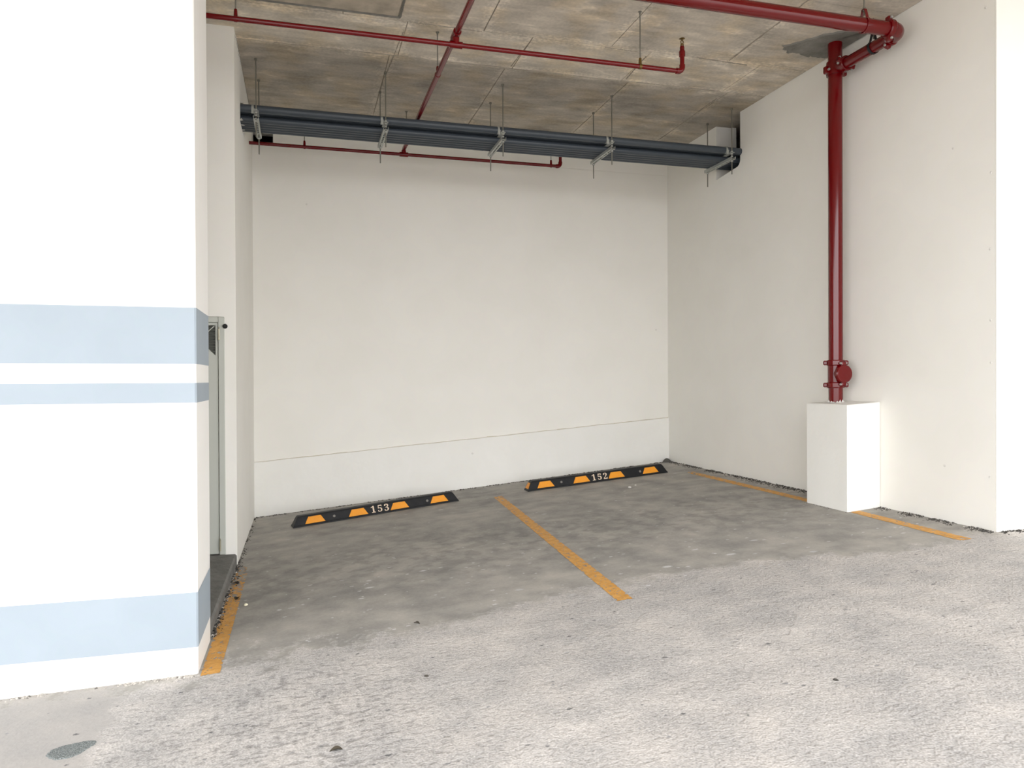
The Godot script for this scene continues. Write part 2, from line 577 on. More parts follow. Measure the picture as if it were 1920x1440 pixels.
func build_ceiling() -> void:
	var st := new_st()
	wbox(st, -9.0, 13.0, CEIL + 0.006, CEIL + 0.3, -SLAB_OUT, DB + 0.3)
	var o := structure("ceiling", st, M.slab, "raw board-marked concrete soffit with brown stains and panel joints", "ceiling")
	var rng := RandomNumberGenerator.new()
	rng.seed = 3
	var g := 0.0013
	for row in [[3.4, 4.73, [-1.6, -0.77, 0.32, 1.41, 2.5, 3.59, 4.4]], [4.73, 5.82, [-1.6, -0.77, 0.32, 1.41, 2.5, 3.59, 4.4]], [5.82, 6.45, [-1.6, 0.81, 1.82, 2.87, 3.92, 4.4]], [6.45, 8.5, [-0.488, 0.74, 1.76, 2.95, 3.99, 4.6]]]:
		var xs: Array = row[2]
		for i in xs.size() - 1:
			ceiling_panel(xs[i] + g, xs[i + 1] - g, row[0] + g, row[1] - g, rng.randf_range(0.0, 0.003), o)
	# thin fins of mortar squeezed out at some joints
	for s in [[1.41, 5.15, 1.412, 5.80], [2.5, 5.2, 2.497, 5.8], [3.585, 4.7, 3.6, 5.8], [0.80, 5.95, 0.755, 6.9], [0.745, 6.9, 0.74, 7.9], [1.82, 5.9, 1.80, 6.4], [1.765, 7.3, 1.755, 8.0], [2.86, 5.9, 2.9, 6.4], [3.96, 6.6, 4.0, 7.9], [-0.2, 6.45, 0.9, 6.44], [1.2, 6.46, 2.3, 6.45], [2.4, 6.45, 3.9, 6.44], [0.9, 5.81, 1.4, 5.83], [2.45, 5.83, 2.75, 5.84], [3.3, 5.82, 3.8, 5.84]]:
		var f := new_st()
		var n := 24
		for k in n:
			var a := float(k) / n
			var b := float(k + 1) / n
			var p := W(lerpf(s[0], s[2], a), CEIL, lerpf(s[1], s[3], a))
			var q := W(lerpf(s[0], s[2], b), CEIL, lerpf(s[1], s[3], b))
			var side := (q - p).cross(Vector3.UP).normalized() * rng.randf_range(0.003, 0.008)
			var drop := Vector3.DOWN * rng.randf_range(0.004, 0.010)
			quad(f, p - side, q - side, q + drop, p + drop, Vector3.DOWN - side)
			quad(f, p + side, q + side, q + drop, p + drop, Vector3.DOWN + side)
		part("mortar_fin", f, M.slab, o)
	# shallow hacked patch with a broken rim at the top of the view
	var pst := new_st()
	cbox(pst, W(-0.35, CEIL - 0.022, 5.72), W(0.73, CEIL + 0.01, 4.9), 0.012)
	part("raised_patch", pst, mottled(Color(0.62, 0.585, 0.53), Color(0.78, 0.735, 0.665), 1.5, 0.015, 54, 0.9, 0.6, 0.03, 0.25), o)
	for s in [[-0.36, 5.73, 0.74, 5.735], [0.74, 5.735, 0.735, 4.95]]:
		var f := new_st()
		var prev := []
		for k in 41:
			var t := k / 40.0
			var dir := Vector2(s[2] - s[0], s[3] - s[1]).normalized()
			var sd := Vector2(-dir.y, dir.x)
			var p := Vector2(lerpf(s[0], s[2], t), lerpf(s[1], s[3], t))
			var wd := rng.randf_range(0.006, 0.02)
			var a := p - sd * wd
			var b := p + sd * wd * 0.6
			var row := [W(a.x, CEIL - 0.006, a.y), W(p.x, CEIL - 0.026, p.y), W(b.x, CEIL - 0.006, b.y)]
			if k > 0:
				quad(f, prev[0], row[0], row[1], prev[1], Vector3.DOWN)
				quad(f, prev[1], row[1], row[2], prev[2], Vector3.DOWN)
			prev = row
		part("broken_rim", f, M.cement, o)

func build_walls() -> void:
	var st := new_st()
	# back wall, open where the shaft hole is
	var hx0 := XL - 0.2
	var hx1 := -0.275
	var hy0 := 3.965
	var hy1 := 4.14
	wbox(st, XL - 0.25, XR + 0.5, -0.3, hy0, DB, DB + 0.25)
	wbox(st, hx1, XR + 0.5, hy0, CEIL + 0.02, DB, DB + 0.25, 0.0)
	wbox(st, XL - 0.25, hx1, hy1, CEIL + 0.02, DB, DB + 0.25, 0.0)
	var back := structure("wall_back", st, M.wall, "cream painted rear wall above a sloping low ledge", "wall")
	st = new_st()
	# the raw concrete service shaft behind it
	wbox(st, -1.7, 0.5, 3.2, 3.3, DB + 0.25, DB + 1.8, 0.0)
	wbox(st, -1.7, 0.5, 5.0, 5.1, DB + 0.25, DB + 1.8, 0.0)
	wbox(st, -1.7, 0.5, 3.2, 5.1, DB + 1.8, DB + 1.9, 0.0)
	wbox(st, -1.8, -1.7, 3.2, 5.1, DB + 0.25, DB + 1.9, 0.0)
	wbox(st, 0.5, 0.6, 3.2, 5.1, DB + 0.25, DB + 1.9, 0.0)
	wbox(st, -1.8, 0.6, CEIL + 0.021, 5.1, DB + 0.25, DB + 0.31, 0.0)
	wbox(st, -1.8, XL - 0.25, 3.2, CEIL + 0.021, DB + 0.2, DB + 0.25, 0.0)
	part("shaft_lining", st, M.cement, back)
	# the sloping ledge along its foot, parallel to the floor
	st = new_st()
	var n := 40
	var rng := RandomNumberGenerator.new()
	rng.seed = 9
	var tops := []
	for i in n + 1:
		var x := lerpf(XL, XR, float(i) / n)
		tops.append([x, lerpf(0.565, 0.958, float(i) / n) + rng.randf_range(-0.0025, 0.0025)])
	for i in n:
		var a = tops[i]
		var b = tops[i + 1]
		quad(st, W(a[0], -0.1, DB - 0.022), W(b[0], -0.1, DB - 0.022), W(b[0], b[1] - 0.004, DB - 0.022), W(a[0], a[1] - 0.004, DB - 0.022), Vector3(0, 0, 1))
		quad(st, W(a[0], a[1] - 0.004, DB - 0.022), W(b[0], b[1] - 0.004, DB - 0.022), W(b[0], b[1], DB - 0.014), W(a[0], a[1], DB - 0.014), Vector3(0, 1, 1))
		quad(st, W(a[0], a[1], DB - 0.014), W(b[0], b[1], DB - 0.014), W(b[0], b[1] - 0.004, DB + 0.004), W(a[0], a[1] - 0.004, DB + 0.004), Vector3(0, 1, 0))
	part("ledge", st, M.plinth, back)
	st = new_st()
	for i in n:
		var a = tops[i]
		var b = tops[i + 1]
		var h := rng.randf_range(0.003, 0.007)
		quad(st, W(a[0], a[1] - 0.002, DB - 0.010), W(b[0], b[1] - 0.002, DB - 0.010), W(b[0], b[1] + h, DB - 0.001), W(a[0], a[1] + h, DB - 0.001), Vector3(0, 1, 1))
	part("ledge_line", st, plain_mat(Color(0.80, 0.77, 0.70), 0.95, 0.0, 0.1), back)  # thin tan strip along the top of the ledge

	# left wall of the bay
	st = new_st()
	wbox(st, XL - 0.25, XL, -0.3, 3.66, RECESS_D + 0.2, DB + 0.2, 0.0)
	wbox(st, XL - 0.25, XL, 3.66, CEIL + 0.02, RECESS_D + 0.2, 6.84, 0.0)
	wbox(st, XL - 0.25, XL, 3.66, CEIL + 0.02, 7.30, DB + 0.2, 0.0)
	wbox(st, XL - 0.25, XL, 3.835, CEIL + 0.02, 6.84, 7.30, 0.0)
	var left := structure("wall_left", st, M.wall, "narrow white side wall between the door and the rear wall", "wall")
	# lumps of plaster left where the conduits pass through and along the top edge
	for k in 9:
		var p := new_st()
		var d := 6.35 + 0.07 * k
		grit(p, W(XL + 0.002, CEIL - 0.012 - rng.randf() * 0.03, d), Vector3(0.012, 0.018, 0.02), rng, Color.WHITE)
		part("plaster_lump", p, M.plaster, left)
	for k in 6:
		var p := new_st()
		grit(p, W(XL + 0.004, 3.70 + 0.012 * (k % 2) + (0.13 if k == 5 else 0.0), 6.93 + 0.068 * k - (0.34 if k == 5 else 0.0)), Vector3(0.02, 0.02, 0.02), rng, Color.WHITE)
		part("plaster_lump", p, M.plaster, left)

	# lobby to the left of the bay with the door wall
	st = new_st()
	wbox(st, -1.9, -1.65, -0.3, CEIL + 0.02, DF + 0.3, RECESS_D + 0.2)
	structure("wall_lobby", st, M.wall, "hidden white lobby wall beyond the banded pier", "wall")
	st = new_st()
	wbox(st, -0.575, XL, -0.2, CEIL + 0.01, RECESS_D, RECESS_D + 0.2, 0.0)
	wbox(st, -1.7, -1.42, -0.2, CEIL + 0.01, RECESS_D, RECESS_D + 0.2, 0.006)
	wbox(st, -1.42, -0.575, 1.94, CEIL + 0.01, RECESS_D, RECESS_D + 0.2, 0.0)
	wbox(st, -1.42, -0.575, -0.2, 0.0, RECESS_D, RECESS_D + 0.2, 0.0)
	wbox(st, -1.7, XL - 0.02, -0.2, CEIL + 0.01, RECESS_D + 0.12, RECESS_D + 0.17, 0.0)
	structure("wall_door", st, M.wall, "white wall around the pale grey metal door", "wall")

	# right wall with the conduit opening under the ceiling (rounded lower near corner)
	st = new_st()
	var w := 0.25
	var a0 := 6.887
	var a1 := 7.355
	wbox(st, XR, XR + w, -0.3, CEIL + 0.02, DF + 0.012, a0, 0.0)
	wbox(st, XR, XR + w, -0.3, CEIL + 0.02, a1, DB + 0.2, 0.0)
	var sill := []
	for k in 9:
		var t := float(k) / 8.0 * PI * 0.5
		sill.append(Vector2(a0 + 0.07 - 0.07 * cos(t), 3.72 - 0.07 * sin(t)))
	sill.append(Vector2(a1, 3.617))
	for k in sill.size() - 1:
		var p: Vector2 = sill[k]
		var q: Vector2 = sill[k + 1]
		quad(st, W(XR, -0.3, p.x), W(XR, -0.3, q.x), W(XR, q.y, q.x), W(XR, p.y, p.x), Vector3.LEFT)
		quad(st, W(XR, p.y, p.x), W(XR, q.y, q.x), W(XR + w, q.y, q.x), W(XR + w, p.y, p.x), Vector3.UP)
		quad(st, W(XR + w, -0.3, p.x), W(XR + w, -0.3, q.x), W(XR + w, q.y, q.x), W(XR + w, p.y, p.x), Vector3.RIGHT)
	var right := structure("wall_right", st, M.wall, "long white side wall with the red riser standing before it", "wall")
	st = new_st()
	wbox(st, XR + w, XR + w + 1.8, 3.4, 3.45, a0 - 0.3, a1 + 0.3, 0.0)
	wbox(st, XR + w + 1.75, XR + w + 1.8, 3.4, CEIL + 0.02, a0 - 0.3, a1 + 0.3, 0.0)
	wbox(st, XR + w, XR + w + 1.8, 3.4, CEIL + 0.02, a0 - 0.35, a0 - 0.3, 0.0)
	wbox(st, XR + w, XR + w + 1.8, 3.4, CEIL + 0.02, a1 + 0.3, a1 + 0.35, 0.0)
	part("shaft_lining", st, M.cement, right)
	# small plaster dabs over old fixings
	for q in [[3.942, 2.796], [3.95, 2.291], [3.947, 1.82], [3.943, 1.538], [4.317, 0.815], [3.952, 0.777], [4.242, 3.044], [3.98, 3.9]]:
		var p := new_st()
		lathe(p, W(XR + 0.002, q[1], q[0]), Vector3.LEFT, [Vector2(0, 0.011), Vector2(0.004, 0.008), Vector2(0.006, 0.0)], 8)
		part("plaster_dab", p, M.plaster, right)
	for q in [[0.07, 3.359], [4.239, 2.051], [1.899, 0.589]]:
		var p := new_st()
		lathe(p, W(q[0], q[1], DB - (0.02 if q[1] < 0.9 else -0.002)), Vector3(0, 0, 1), [Vector2(0, 0.014), Vector2(0.004, 0.010), Vector2(0.006, 0.0)], 8)
		part("plaster_dab", p, M.plaster, back)

	# pier at the front left, with painted bands wrapping its corner
	st = new_st()
	wbox(st, -9.0, -0.486, -0.4, CEIL + 0.02, DF, 4.41, 0.006)
	var pier := structure("wall_front_left", st, M.pier, "white front pier painted with three pale blue bands", "wall")
	for b in [[1.523, 1.793], [1.336, 1.431], [0.157, 0.422]]:
		st = new_st()
		var y0: float = b[0]
		var y1: float = b[1]
		var e := 0.0012
		var c := 0.0065
		quad(st, W(-9.0, y0, DF - e), W(-0.486 - c, y0, DF - e), W(-0.486 - c, y1, DF - e), W(-9.0, y1, DF - e), Vector3(0, 0, 1))
		quad(st, W(-0.486 - c, y0, DF - e), W(-0.486 + e, y0, DF + c), W(-0.486 + e, y1, DF + c), W(-0.486 - c, y1, DF - e), Vector3(1, 0, 1))
		quad(st, W(-0.486 + e, y0, DF + c), W(-0.486 + e, y0, 4.404), W(-0.486 + e, y1, 4.404), W(-0.486 + e, y1, DF + c), Vector3(1, 0, 0))
		part("blue_band", st, M.blue, pier)

	# front face on the right
	st = new_st()
	wbox(st, XR, 13.0, -0.4, CEIL + 0.02, DF, DF + 0.012, 0.002)
	wbox(st, XR + w, 13.0, -0.4, CEIL + 0.02, DF + 0.012, DF + 0.25, 0.0)
	structure("wall_front_right", st, M.wall, "bright white front face at the outer end of the side wall", "wall")

func build_door() -> void:
	var d := RECESS_D
	var o := Node3D.new()
	o.name = "door_1"
	add_child(o)
	o.position = W(-1.0, 0.087, d)
	tag(o, "pale grey metal door with a vent, standing on the raised step", "door", "", "structure")
	var inv := -o.position
	var T := Transform3D(Basis.IDENTITY, inv)
	var st := new_st()
	cbox(st, W(-0.617, 0.087, d + 0.08), W(-0.572, 1.938, d - 0.012), 0.004, T)
	cbox(st, W(-1.42, 0.087, d + 0.08), W(-1.375, 1.938, d - 0.012), 0.004, T)
	cbox(st, W(-1.374, 1.893, d + 0.08), W(-0.618, 1.938, d - 0.012), 0.004, T)
	part("door_frame", st, M.door, o)
	# leaf built round the vent opening: right stile, rest, vent polygon cut on the slant
	st = new_st()
	var f := d + 0.002
	var L := -1.372
	var R := -0.621
	var vx := -0.638
	var vl := -0.83
	var vt := 1.872
	var vb := 1.636
	var pts := [[L, 0.095, vl, 1.89], [vl, vt, vx, 1.89], [vx, 0.095, R, 1.89]]
	for q in pts:
		quad(st, inv + W(q[0], q[1], f), inv + W(q[2], q[1], f), inv + W(q[2], q[3], f), inv + W(q[0], q[3], f), Vector3(0, 0, 1))
	quad(st, inv + W(vl, 0.095, f), inv + W(vx, 0.095, f), inv + W(vx, vb, f), inv + W(vl, vb + 0.19, f), Vector3(0, 0, 1))
	quad(st, inv + W(R, 0.095, f), inv + W(R, 1.89, f), inv + W(R, 1.89, f + 0.045), inv + W(R, 0.095, f + 0.045), Vector3(1, 0, 0))
	quad(st, inv + W(L, 0.095, f + 0.045), inv + W(R, 0.095, f + 0.045), inv + W(R, 1.89, f + 0.045), inv + W(L, 1.89, f + 0.045), Vector3(0, 0, -1))
	# reveal of the vent
	var rim := [[vl, vt], [vx, vt], [vx, vb], [vl, vb + 0.19]]
	for k in 4:
		var p = rim[k]
		var q = rim[(k + 1) % 4]
		quad(st, inv + W(p[0], p[1], f), inv + W(q[0], q[1], f), inv + W(q[0], q[1], f + 0.03), inv + W(p[0], p[1], f + 0.03), Vector3((vx + vl) * 0.5 - (p[0] + q[0]) * 0.5, 1.76 - (p[1] + q[1]) * 0.5, 0))
	var leaf := part("door_leaf", st, M.door, o)
	st = new_st()
	quad(st, inv + W(vl, vb, f + 0.028), inv + W(vx, vb, f + 0.028), inv + W(vx, vt, f + 0.028), inv + W(vl, vt, f + 0.028), Vector3(0, 0, 1))
	part("vent_screen", st, M.vent, leaf)
	for k in 11:
		st = new_st()
		var y := vb + 0.014 + 0.021 * k
		var x0: float = maxf(vl, vx - maxf(0.012, (y - vb)))
		cbox(st, Vector3(x0, -0.001, -0.011), Vector3(vx, 0.001, 0.011), 0.0003, Transform3D(Basis(Vector3.RIGHT, 0.6), inv + W(0, y, f + 0.014)))
		part("vent_slat", st, M.vent, leaf)
	st = new_st()
	tube(st, [inv + W(-0.645, 1.868, f - 0.001), inv + W(-0.72, 1.795, f - 0.001)], 0.004, 8)
	part("vent_stay", st, M.door, leaf)
	for y in [1.80, 0.16]:
		st = new_st()
		lathe(st, inv + W(-0.612, y, d - 0.016), Vector3.UP, [Vector2(-0.045, 0), Vector2(-0.042, 0.007), Vector2(0.042, 0.007), Vector2(0.045, 0)], 14)
		lathe(st, inv + W(-0.612, y + 0.045, d - 0.016), Vector3.UP, [Vector2(0, 0.004), Vector2(0.008, 0.006), Vector2(0.014, 0)], 12)
		part("hinge", st, M.hinge, o)
	st = new_st()
	lathe(st, inv + W(-0.566, 1.865, d - 0.002), Vector3(0, 0, 1), [Vector2(0, 0.018), Vector2(0.022, 0.018), Vector2(0.027, 0.013), Vector2(0.027, 0)], 16)
	part("rubber_buffer", st, M.dark, o)

	# the raised concrete step in front of the door
	st = new_st()
	wbox(st, -1.66, -0.492, -0.1, 0.087, 4.412, d, 0.012)
	structure("trim_1", st, M.step, "raised grey concrete step running from the banded pier to the door", "step")

# ------------------------------------------------------------------ the things
func build_plinth_box() -> void:
	var o := thing("pipe_pedestal", on_floor(4.245, 5.176), "white painted square masonry pedestal carrying the foot of the red riser", "pedestal")
	var inv := -o.position
	var st := new_st()
	# top follows the fall of the floor
	var c := 0.006
	var x0 := 4.09
	var x1 := XR - 0.0015
	var top := func(x: float) -> float: return lerpf(1.230, 1.2515, (x - x0) / (x1 - x0))
	var d0 := 4.93
	var d1 := 5.423
	var lowest := 0.30
	var corners := [[x0, d0], [x1, d0], [x1, d1], [x0, d1]]
	var outs := [Vector3(0, 0, 1), Vector3(1, 0, 0), Vector3(0, 0, -1), Vector3(-1, 0, 0)]
	var ins := []
	for k in 4:
		var q = corners[k]
		ins.append([q[0] + (c if q[0] == x0 else -c), q[1] + (c if q[1] == d0 else -c)])
	for k in 4:
		var p = corners[k]
		var q = corners[(k + 1) % 4]
		var dirv := (W(q[0], 0, q[1]) - W(p[0], 0, p[1])).normalized() * c
		var a := inv + W(p[0], 0, p[1]) + dirv
		var b := inv + W(q[0], 0, q[1]) - dirv
		var ya: float = top.call(p[0]) - c
		var yb: float = top.call(q[0]) - c
		var fa := floor_y(p[0], p[1]) - 0.01
		var fb := floor_y(q[0], q[1]) - 0.01
		quad(st, a + Vector3(0, fa, 0), b + Vector3(0, fb, 0), b + Vector3(0, yb, 0), a + Vector3(0, ya, 0), outs[k])
		# chamfer to the top
		var ia := inv + W(ins[k][0], top.call(ins[k][0]), ins[k][1])
		var ib := inv + W(ins[(k + 1) % 4][0], top.call(ins[(k + 1) % 4][0]), ins[(k + 1) % 4][1])
		quad(st, a + Vector3(0, ya, 0), b + Vector3(0, yb, 0), ib, ia, outs[k] + Vector3.UP)
		# vertical chamfer
		var r = corners[(k + 2) % 4]
		var dir2 := (W(r[0], 0, r[1]) - W(q[0], 0, q[1])).normalized() * c
		var b2 := inv + W(q[0], 0, q[1]) + dir2
		quad(st, b + Vector3(0, fb, 0), b2 + Vector3(0, fb, 0), b2 + Vector3(0, yb, 0), b + Vector3(0, yb, 0), outs[k] + outs[(k + 1) % 4])
		tri(st, b + Vector3(0, yb, 0), b2 + Vector3(0, yb, 0), ib, (outs[k] + outs[(k + 1) % 4] + Vector3.UP).normalized())
	quad(st, inv + W(ins[0][0], top.call(ins[0][0]), ins[0][1]), inv + W(ins[1][0], top.call(ins[1][0]), ins[1][1]), inv + W(ins[2][0], top.call(ins[2][0]), ins[2][1]), inv + W(ins[3][0], top.call(ins[3][0]), ins[3][1]), Vector3.UP)
	part("masonry_block", st, M.plinth, o)
	st = new_st()
	var rng := RandomNumberGenerator.new()
	rng.seed = 21
	for k in 18:
		var a := TAU * k / 18.0
		grit(st, inv + W(4.25 + cos(a) * 0.064, 1.239, 5.26 + sin(a) * 0.064), Vector3(0.016, rng.randf_range(0.008, 0.028), 0.016), rng, Color.WHITE)
	part("grout_collar", st, M.plaster, o)

# grooved pipe coupling: split ring with two bolt lugs
func coupling(st: SurfaceTool, at: Vector3, dir: Vector3, r: float, lug: Vector3) -> void:
	lathe(st, at, dir, [Vector2(-0.024, r), Vector2(-0.024, r + 0.010), Vector2(-0.016, r + 0.016), Vector2(0.016, r + 0.016), Vector2(0.024, r + 0.010), Vector2(0.024, r)])
	for s in [-1.0, 1.0]:
		var p: Vector3 = at + lug * s * (r + 0.02)
		var b := Basis(lug, dir, lug.cross(dir))
		cbox(st, Vector3(-0.02, -0.019, -0.022), Vector3(0.02, 0.019, 0.022), 0.008, Transform3D(b, p))

func bolt(st: SurfaceTool, at: Vector3, dir: Vector3, r: float, h: float) -> void:
	lathe(st, at, dir, [Vector2(-h, 0), Vector2(-h, r), Vector2(-h * 0.4, r), Vector2(-h * 0.4, r * 0.55), Vector2(h * 0.4, r * 0.55), Vector2(h * 0.4, r), Vector2(h, r), Vector2(h, 0)], 6)

func build_riser() -> void:
	var x := 4.25
	var d := 5.26
	var r := 0.056
	var o := thing("riser_pipe", W(x, 1.235, d), "thick vertical red fire pipe rising from the white pedestal to the ceiling", "pipe")
	var inv := -o.position
	var st := new_st()
	tube(st, [inv + W(x, 1.2405, d), inv + W(x, CEIL + 0.003, d)], r, 36)
	part("pipe_barrel", st, M.red, o)
	for y in [1.383, 1.566]:
		st = new_st()
		coupling(st, inv + W(x, y, d), Vector3.UP, r, Vector3(0.78, 0, 0.63).normalized())
		var cp := part("coupling", st, M.red, o)
		for s in [-1.0, 1.0]:
			st = new_st()
			bolt(st, inv + W(x, y, d) + Vector3(0.78, 0, 0.63).normalized() * s * (r + 0.024), Vector3(0.63, 0, -0.78), 0.009, 0.034)
			part("bolt", st, M.red, cp)
	# tee with a capped outlet facing out of the bay
	st = new_st()
	lathe(st, inv + W(x, 1.475, d), Vector3.UP, [Vector2(-0.072, r), Vector2(-0.068, r + 0.006), Vector2(0.068, r + 0.006), Vector2(0.072, r)], 36)
	lathe(st, inv + W(x, 1.475, d), Vector3(0, 0, 1), [Vector2(0, 0.05), Vector2(0.085, 0.05)], 32)
	part("tee", st, M.red, o)
	st = new_st()
	lathe(st, inv + W(x, 1.475, d), Vector3(0, 0, 1), [Vector2(0.074, 0.05), Vector2(0.074, 0.07), Vector2(0.08, 0.076), Vector2(0.102, 0.076), Vector2(0.110, 0.070), Vector2(0.112, 0.062), Vector2(0.116, 0.0)], 36)
	for s in [-1.0, 1.0]:
		cbox(st, Vector3(-0.022, -0.016, -0.014), Vector3(0.022, 0.016, 0.014), 0.006, Transform3D(Basis.IDENTITY, inv + W(x, 1.475 + s * 0.083, d) + Vector3(0, 0, 0.092)))
	var cap := part("end_cap", st, M.red, o)
	for s in [-1.0, 1.0]:
		st = new_st()
		bolt(st, inv + W(x, 1.475 + s * 0.086, d) + Vector3(0, 0, 0.092), Vector3.RIGHT, 0.009, 0.032)
		part("bolt", st, M.steel, cap)

	# the strapped outlet near the ceiling that feeds the horizontal main
	st = new_st()
	var ty := EYE + 2.545
	lathe(st, inv + W(x, ty, d), Vector3.UP, [Vector2(-0.055, r), Vector2(-0.055, r + 0.012), Vector2(-0.03, r + 0.016), Vector2(0.03, r + 0.016), Vector2(0.055, r + 0.012), Vector2(0.055, r)], 36)
	for s in [-1.0, 1.0]:
		cbox(st, Vector3(-0.024, -0.03, -0.02), Vector3(0.024, 0.03, 0.02), 0.008, Transform3D(Basis.IDENTITY, inv + W(x + s * (r + 0.026), ty - 0.02, d)))
	lathe(st, inv + W(x, ty, d), Vector3(0, 0, 1), [Vector2(0.03, 0.05), Vector2(0.095, 0.05), Vector2(0.095, 0.045)], 32)
	var saddle := part("outlet_saddle", st, M.red, o)
	for s in [-1.0, 1.0]:
		st = new_st()
		bolt(st, inv + W(x + s * (r + 0.026), ty - 0.02, d), Vector3(0, 0, 1), 0.01, 0.034)
		part("bolt", st, M.steel, saddle)

	# horizontal main with its elbow
	var md := 4.545
	var my := EYE + 2.54
	var m := thing("main_pipe", W(2.6, my, md), "thick red fire main under the ceiling turning by an elbow to the riser", "pipe")
	inv = -m.position
	st = new_st()
	tube(st, [inv + W(-1.5, my, md), inv + W(x - 0.12, my, md)], 0.051, 32)
	part("pipe_barrel", st, M.red, m)
	st = new_st()
	tube(st, [inv + W(x, my, md + 0.11), inv + W(x, my, d - 0.10)], 0.045, 32)
	part("link_barrel", st, M.red, m)
	st = new_st()
	var path := [inv + W(x - 0.125, my, md)]
	path.append_array(bend(inv + W(x - 0.3, my, md), inv + W(x, my, md), inv + W(x, my, md + 0.3), 0.09))
	path.append(inv + W(x, my, md + 0.12))
	tube(st, path, 0.054, 32)
	part("elbow", st, M.red, m)
	for q in [[W(x - 0.115, my, md), Vector3.RIGHT, 0.051, Vector3(0, 1, 0)], [W(x, my, md + 0.115), Vector3(0, 0, -1), 0.047, Vector3(0.3, 0.95, 0).normalized()], [W(x, my, d - 0.125), Vector3(0, 0, -1), 0.045, Vector3(0.95, -0.3, 0).normalized()]]:
		st = new_st()
		coupling(st, inv + q[0], q[1], q[2], q[3])
		var cp := part("coupling", st, M.red, m)
		for s in [-1.0, 1.0]:
			st = new_st()
			bolt(st, inv + q[0] + q[3] * s * (q[2] + 0.024), q[3].cross(q[1]).normalized(), 0.009, 0.032)
			part("bolt", st, M.steel, cp)

	# loop hangers
	loop_hanger(W(3.92, my, md), Vector3.RIGHT, 0.051, "hanger rod with a red loop around the thick fire main", M.red)
	loop_hanger(W(x, my, 4.83), Vector3(0, 0, -1), 0.045, "short hanger rod with a dark loop around the link beside the riser", M.dark)
	loop_hanger(W(1.45, my, md), Vector3.RIGHT, 0.051, "hanger rod over the thick fire main near the crossing pipe", M.red)

	# cement patch in the ceiling round the riser
	st = new_st()
	var rng := RandomNumberGenerator.new()
	rng.seed = 77
	var outline := [[3.86, 5.44], [3.93, 5.33], [3.99, 5.22], [4.08, 5.13], [4.17, 5.05], [4.26, 4.99], [4.36, 4.97], [4.398, 4.96], [4.398, 5.1], [4.398, 5.25], [4.398, 5.4], [4.398, 5.53], [4.33, 5.55], [4.25, 5.56], [4.17, 5.54], [4.08, 5.53], [3.99, 5.53], [3.93, 5.5]]
	var ring := []
	for k in outline.size() * 3:
		var p = outline[k / 3]
		var q = outline[(k / 3 + 1) % outline.size()]
		var t := float(k % 3) / 3.0
		var jit := 0.0 if p[0] > 4.39 and q[0] > 4.39 else 0.02
		ring.append([lerpf(p[0], q[0], t) + rng.randf_range(-jit, jit), lerpf(p[1], q[1], t) + rng.randf_range(-jit, jit)])
	var cen := W(4.17, CEIL - 0.012, 5.28)
	for k in ring.size():
		var p = ring[k]
		var q = ring[(k + 1) % ring.size()]
		var ip := W(lerpf(p[0], 4.17, 0.08), CEIL - 0.012, lerpf(p[1], 5.28, 0.08))
		var iq := W(lerpf(q[0], 4.17, 0.08), CEIL - 0.012, lerpf(q[1], 5.28, 0.08))
		tri(st, ip, iq, cen, Vector3.DOWN)
		quad(st, W(p[0], CEIL + 0.004, p[1]), W(q[0], CEIL + 0.004, q[1]), iq, ip, Vector3.DOWN)
	var pt := part("cement_patch", st, M.cement, get_node("ceiling"))
	pt.set_meta("label", "smooth grey cement patch around the riser")

func loop_hanger(at: Vector3, along: Vector3, r: float, label: String, m: Material) -> void:
	var o := thing("loop_hanger", at, label, "pipe hanger")
	var st := new_st()
	tube(st, [Vector3(0, r + 0.02, 0), Vector3(0, CEIL - at.y, 0)], 0.005, 8)
	part("hanger_rod", st, M.rod, o)
	st = new_st()
	# flat strap bent round the pipe and up to the rod
	var side := along.cross(Vector3.UP)
	var pts := []
	for k in 25:
		var a := deg_to_rad(-235.0 + 290.0 * k / 24.0)
		pts.append(side * cos(a) * (r + 0.004) + Vector3.UP * sin(a) * (r + 0.004))
	pts.push_front(Vector3.UP * (r + 0.062) - side * 0.012)
	pts.append(Vector3.UP * (r + 0.062) + side * 0.012)
	pts.append(Vector3.UP * (r + 0.062) - side * 0.012)
	for k in pts.size() - 1:
		var p: Vector3 = pts[k]
		var q: Vector3 = pts[k + 1]
		var dv := (q - p).normalized()
		var b := Basis(along, dv, along.cross(dv))
		cbox(st, Vector3(-0.012, 0, -0.002), Vector3(0.012, (q - p).length(), 0.002), 0.0005, Transform3D(b, p))
	part("strap", st, m, o)
	for y in [r + 0.052, r + 0.072]:
		st = new_st()
		lathe(st, Vector3(0, y, 0), Vector3.UP, [Vector2(-0.005, 0), Vector2(-0.005, 0.011), Vector2(0.005, 0.011), Vector2(0.005, 0)], 6)
		part("nut", st, M.rod, o)

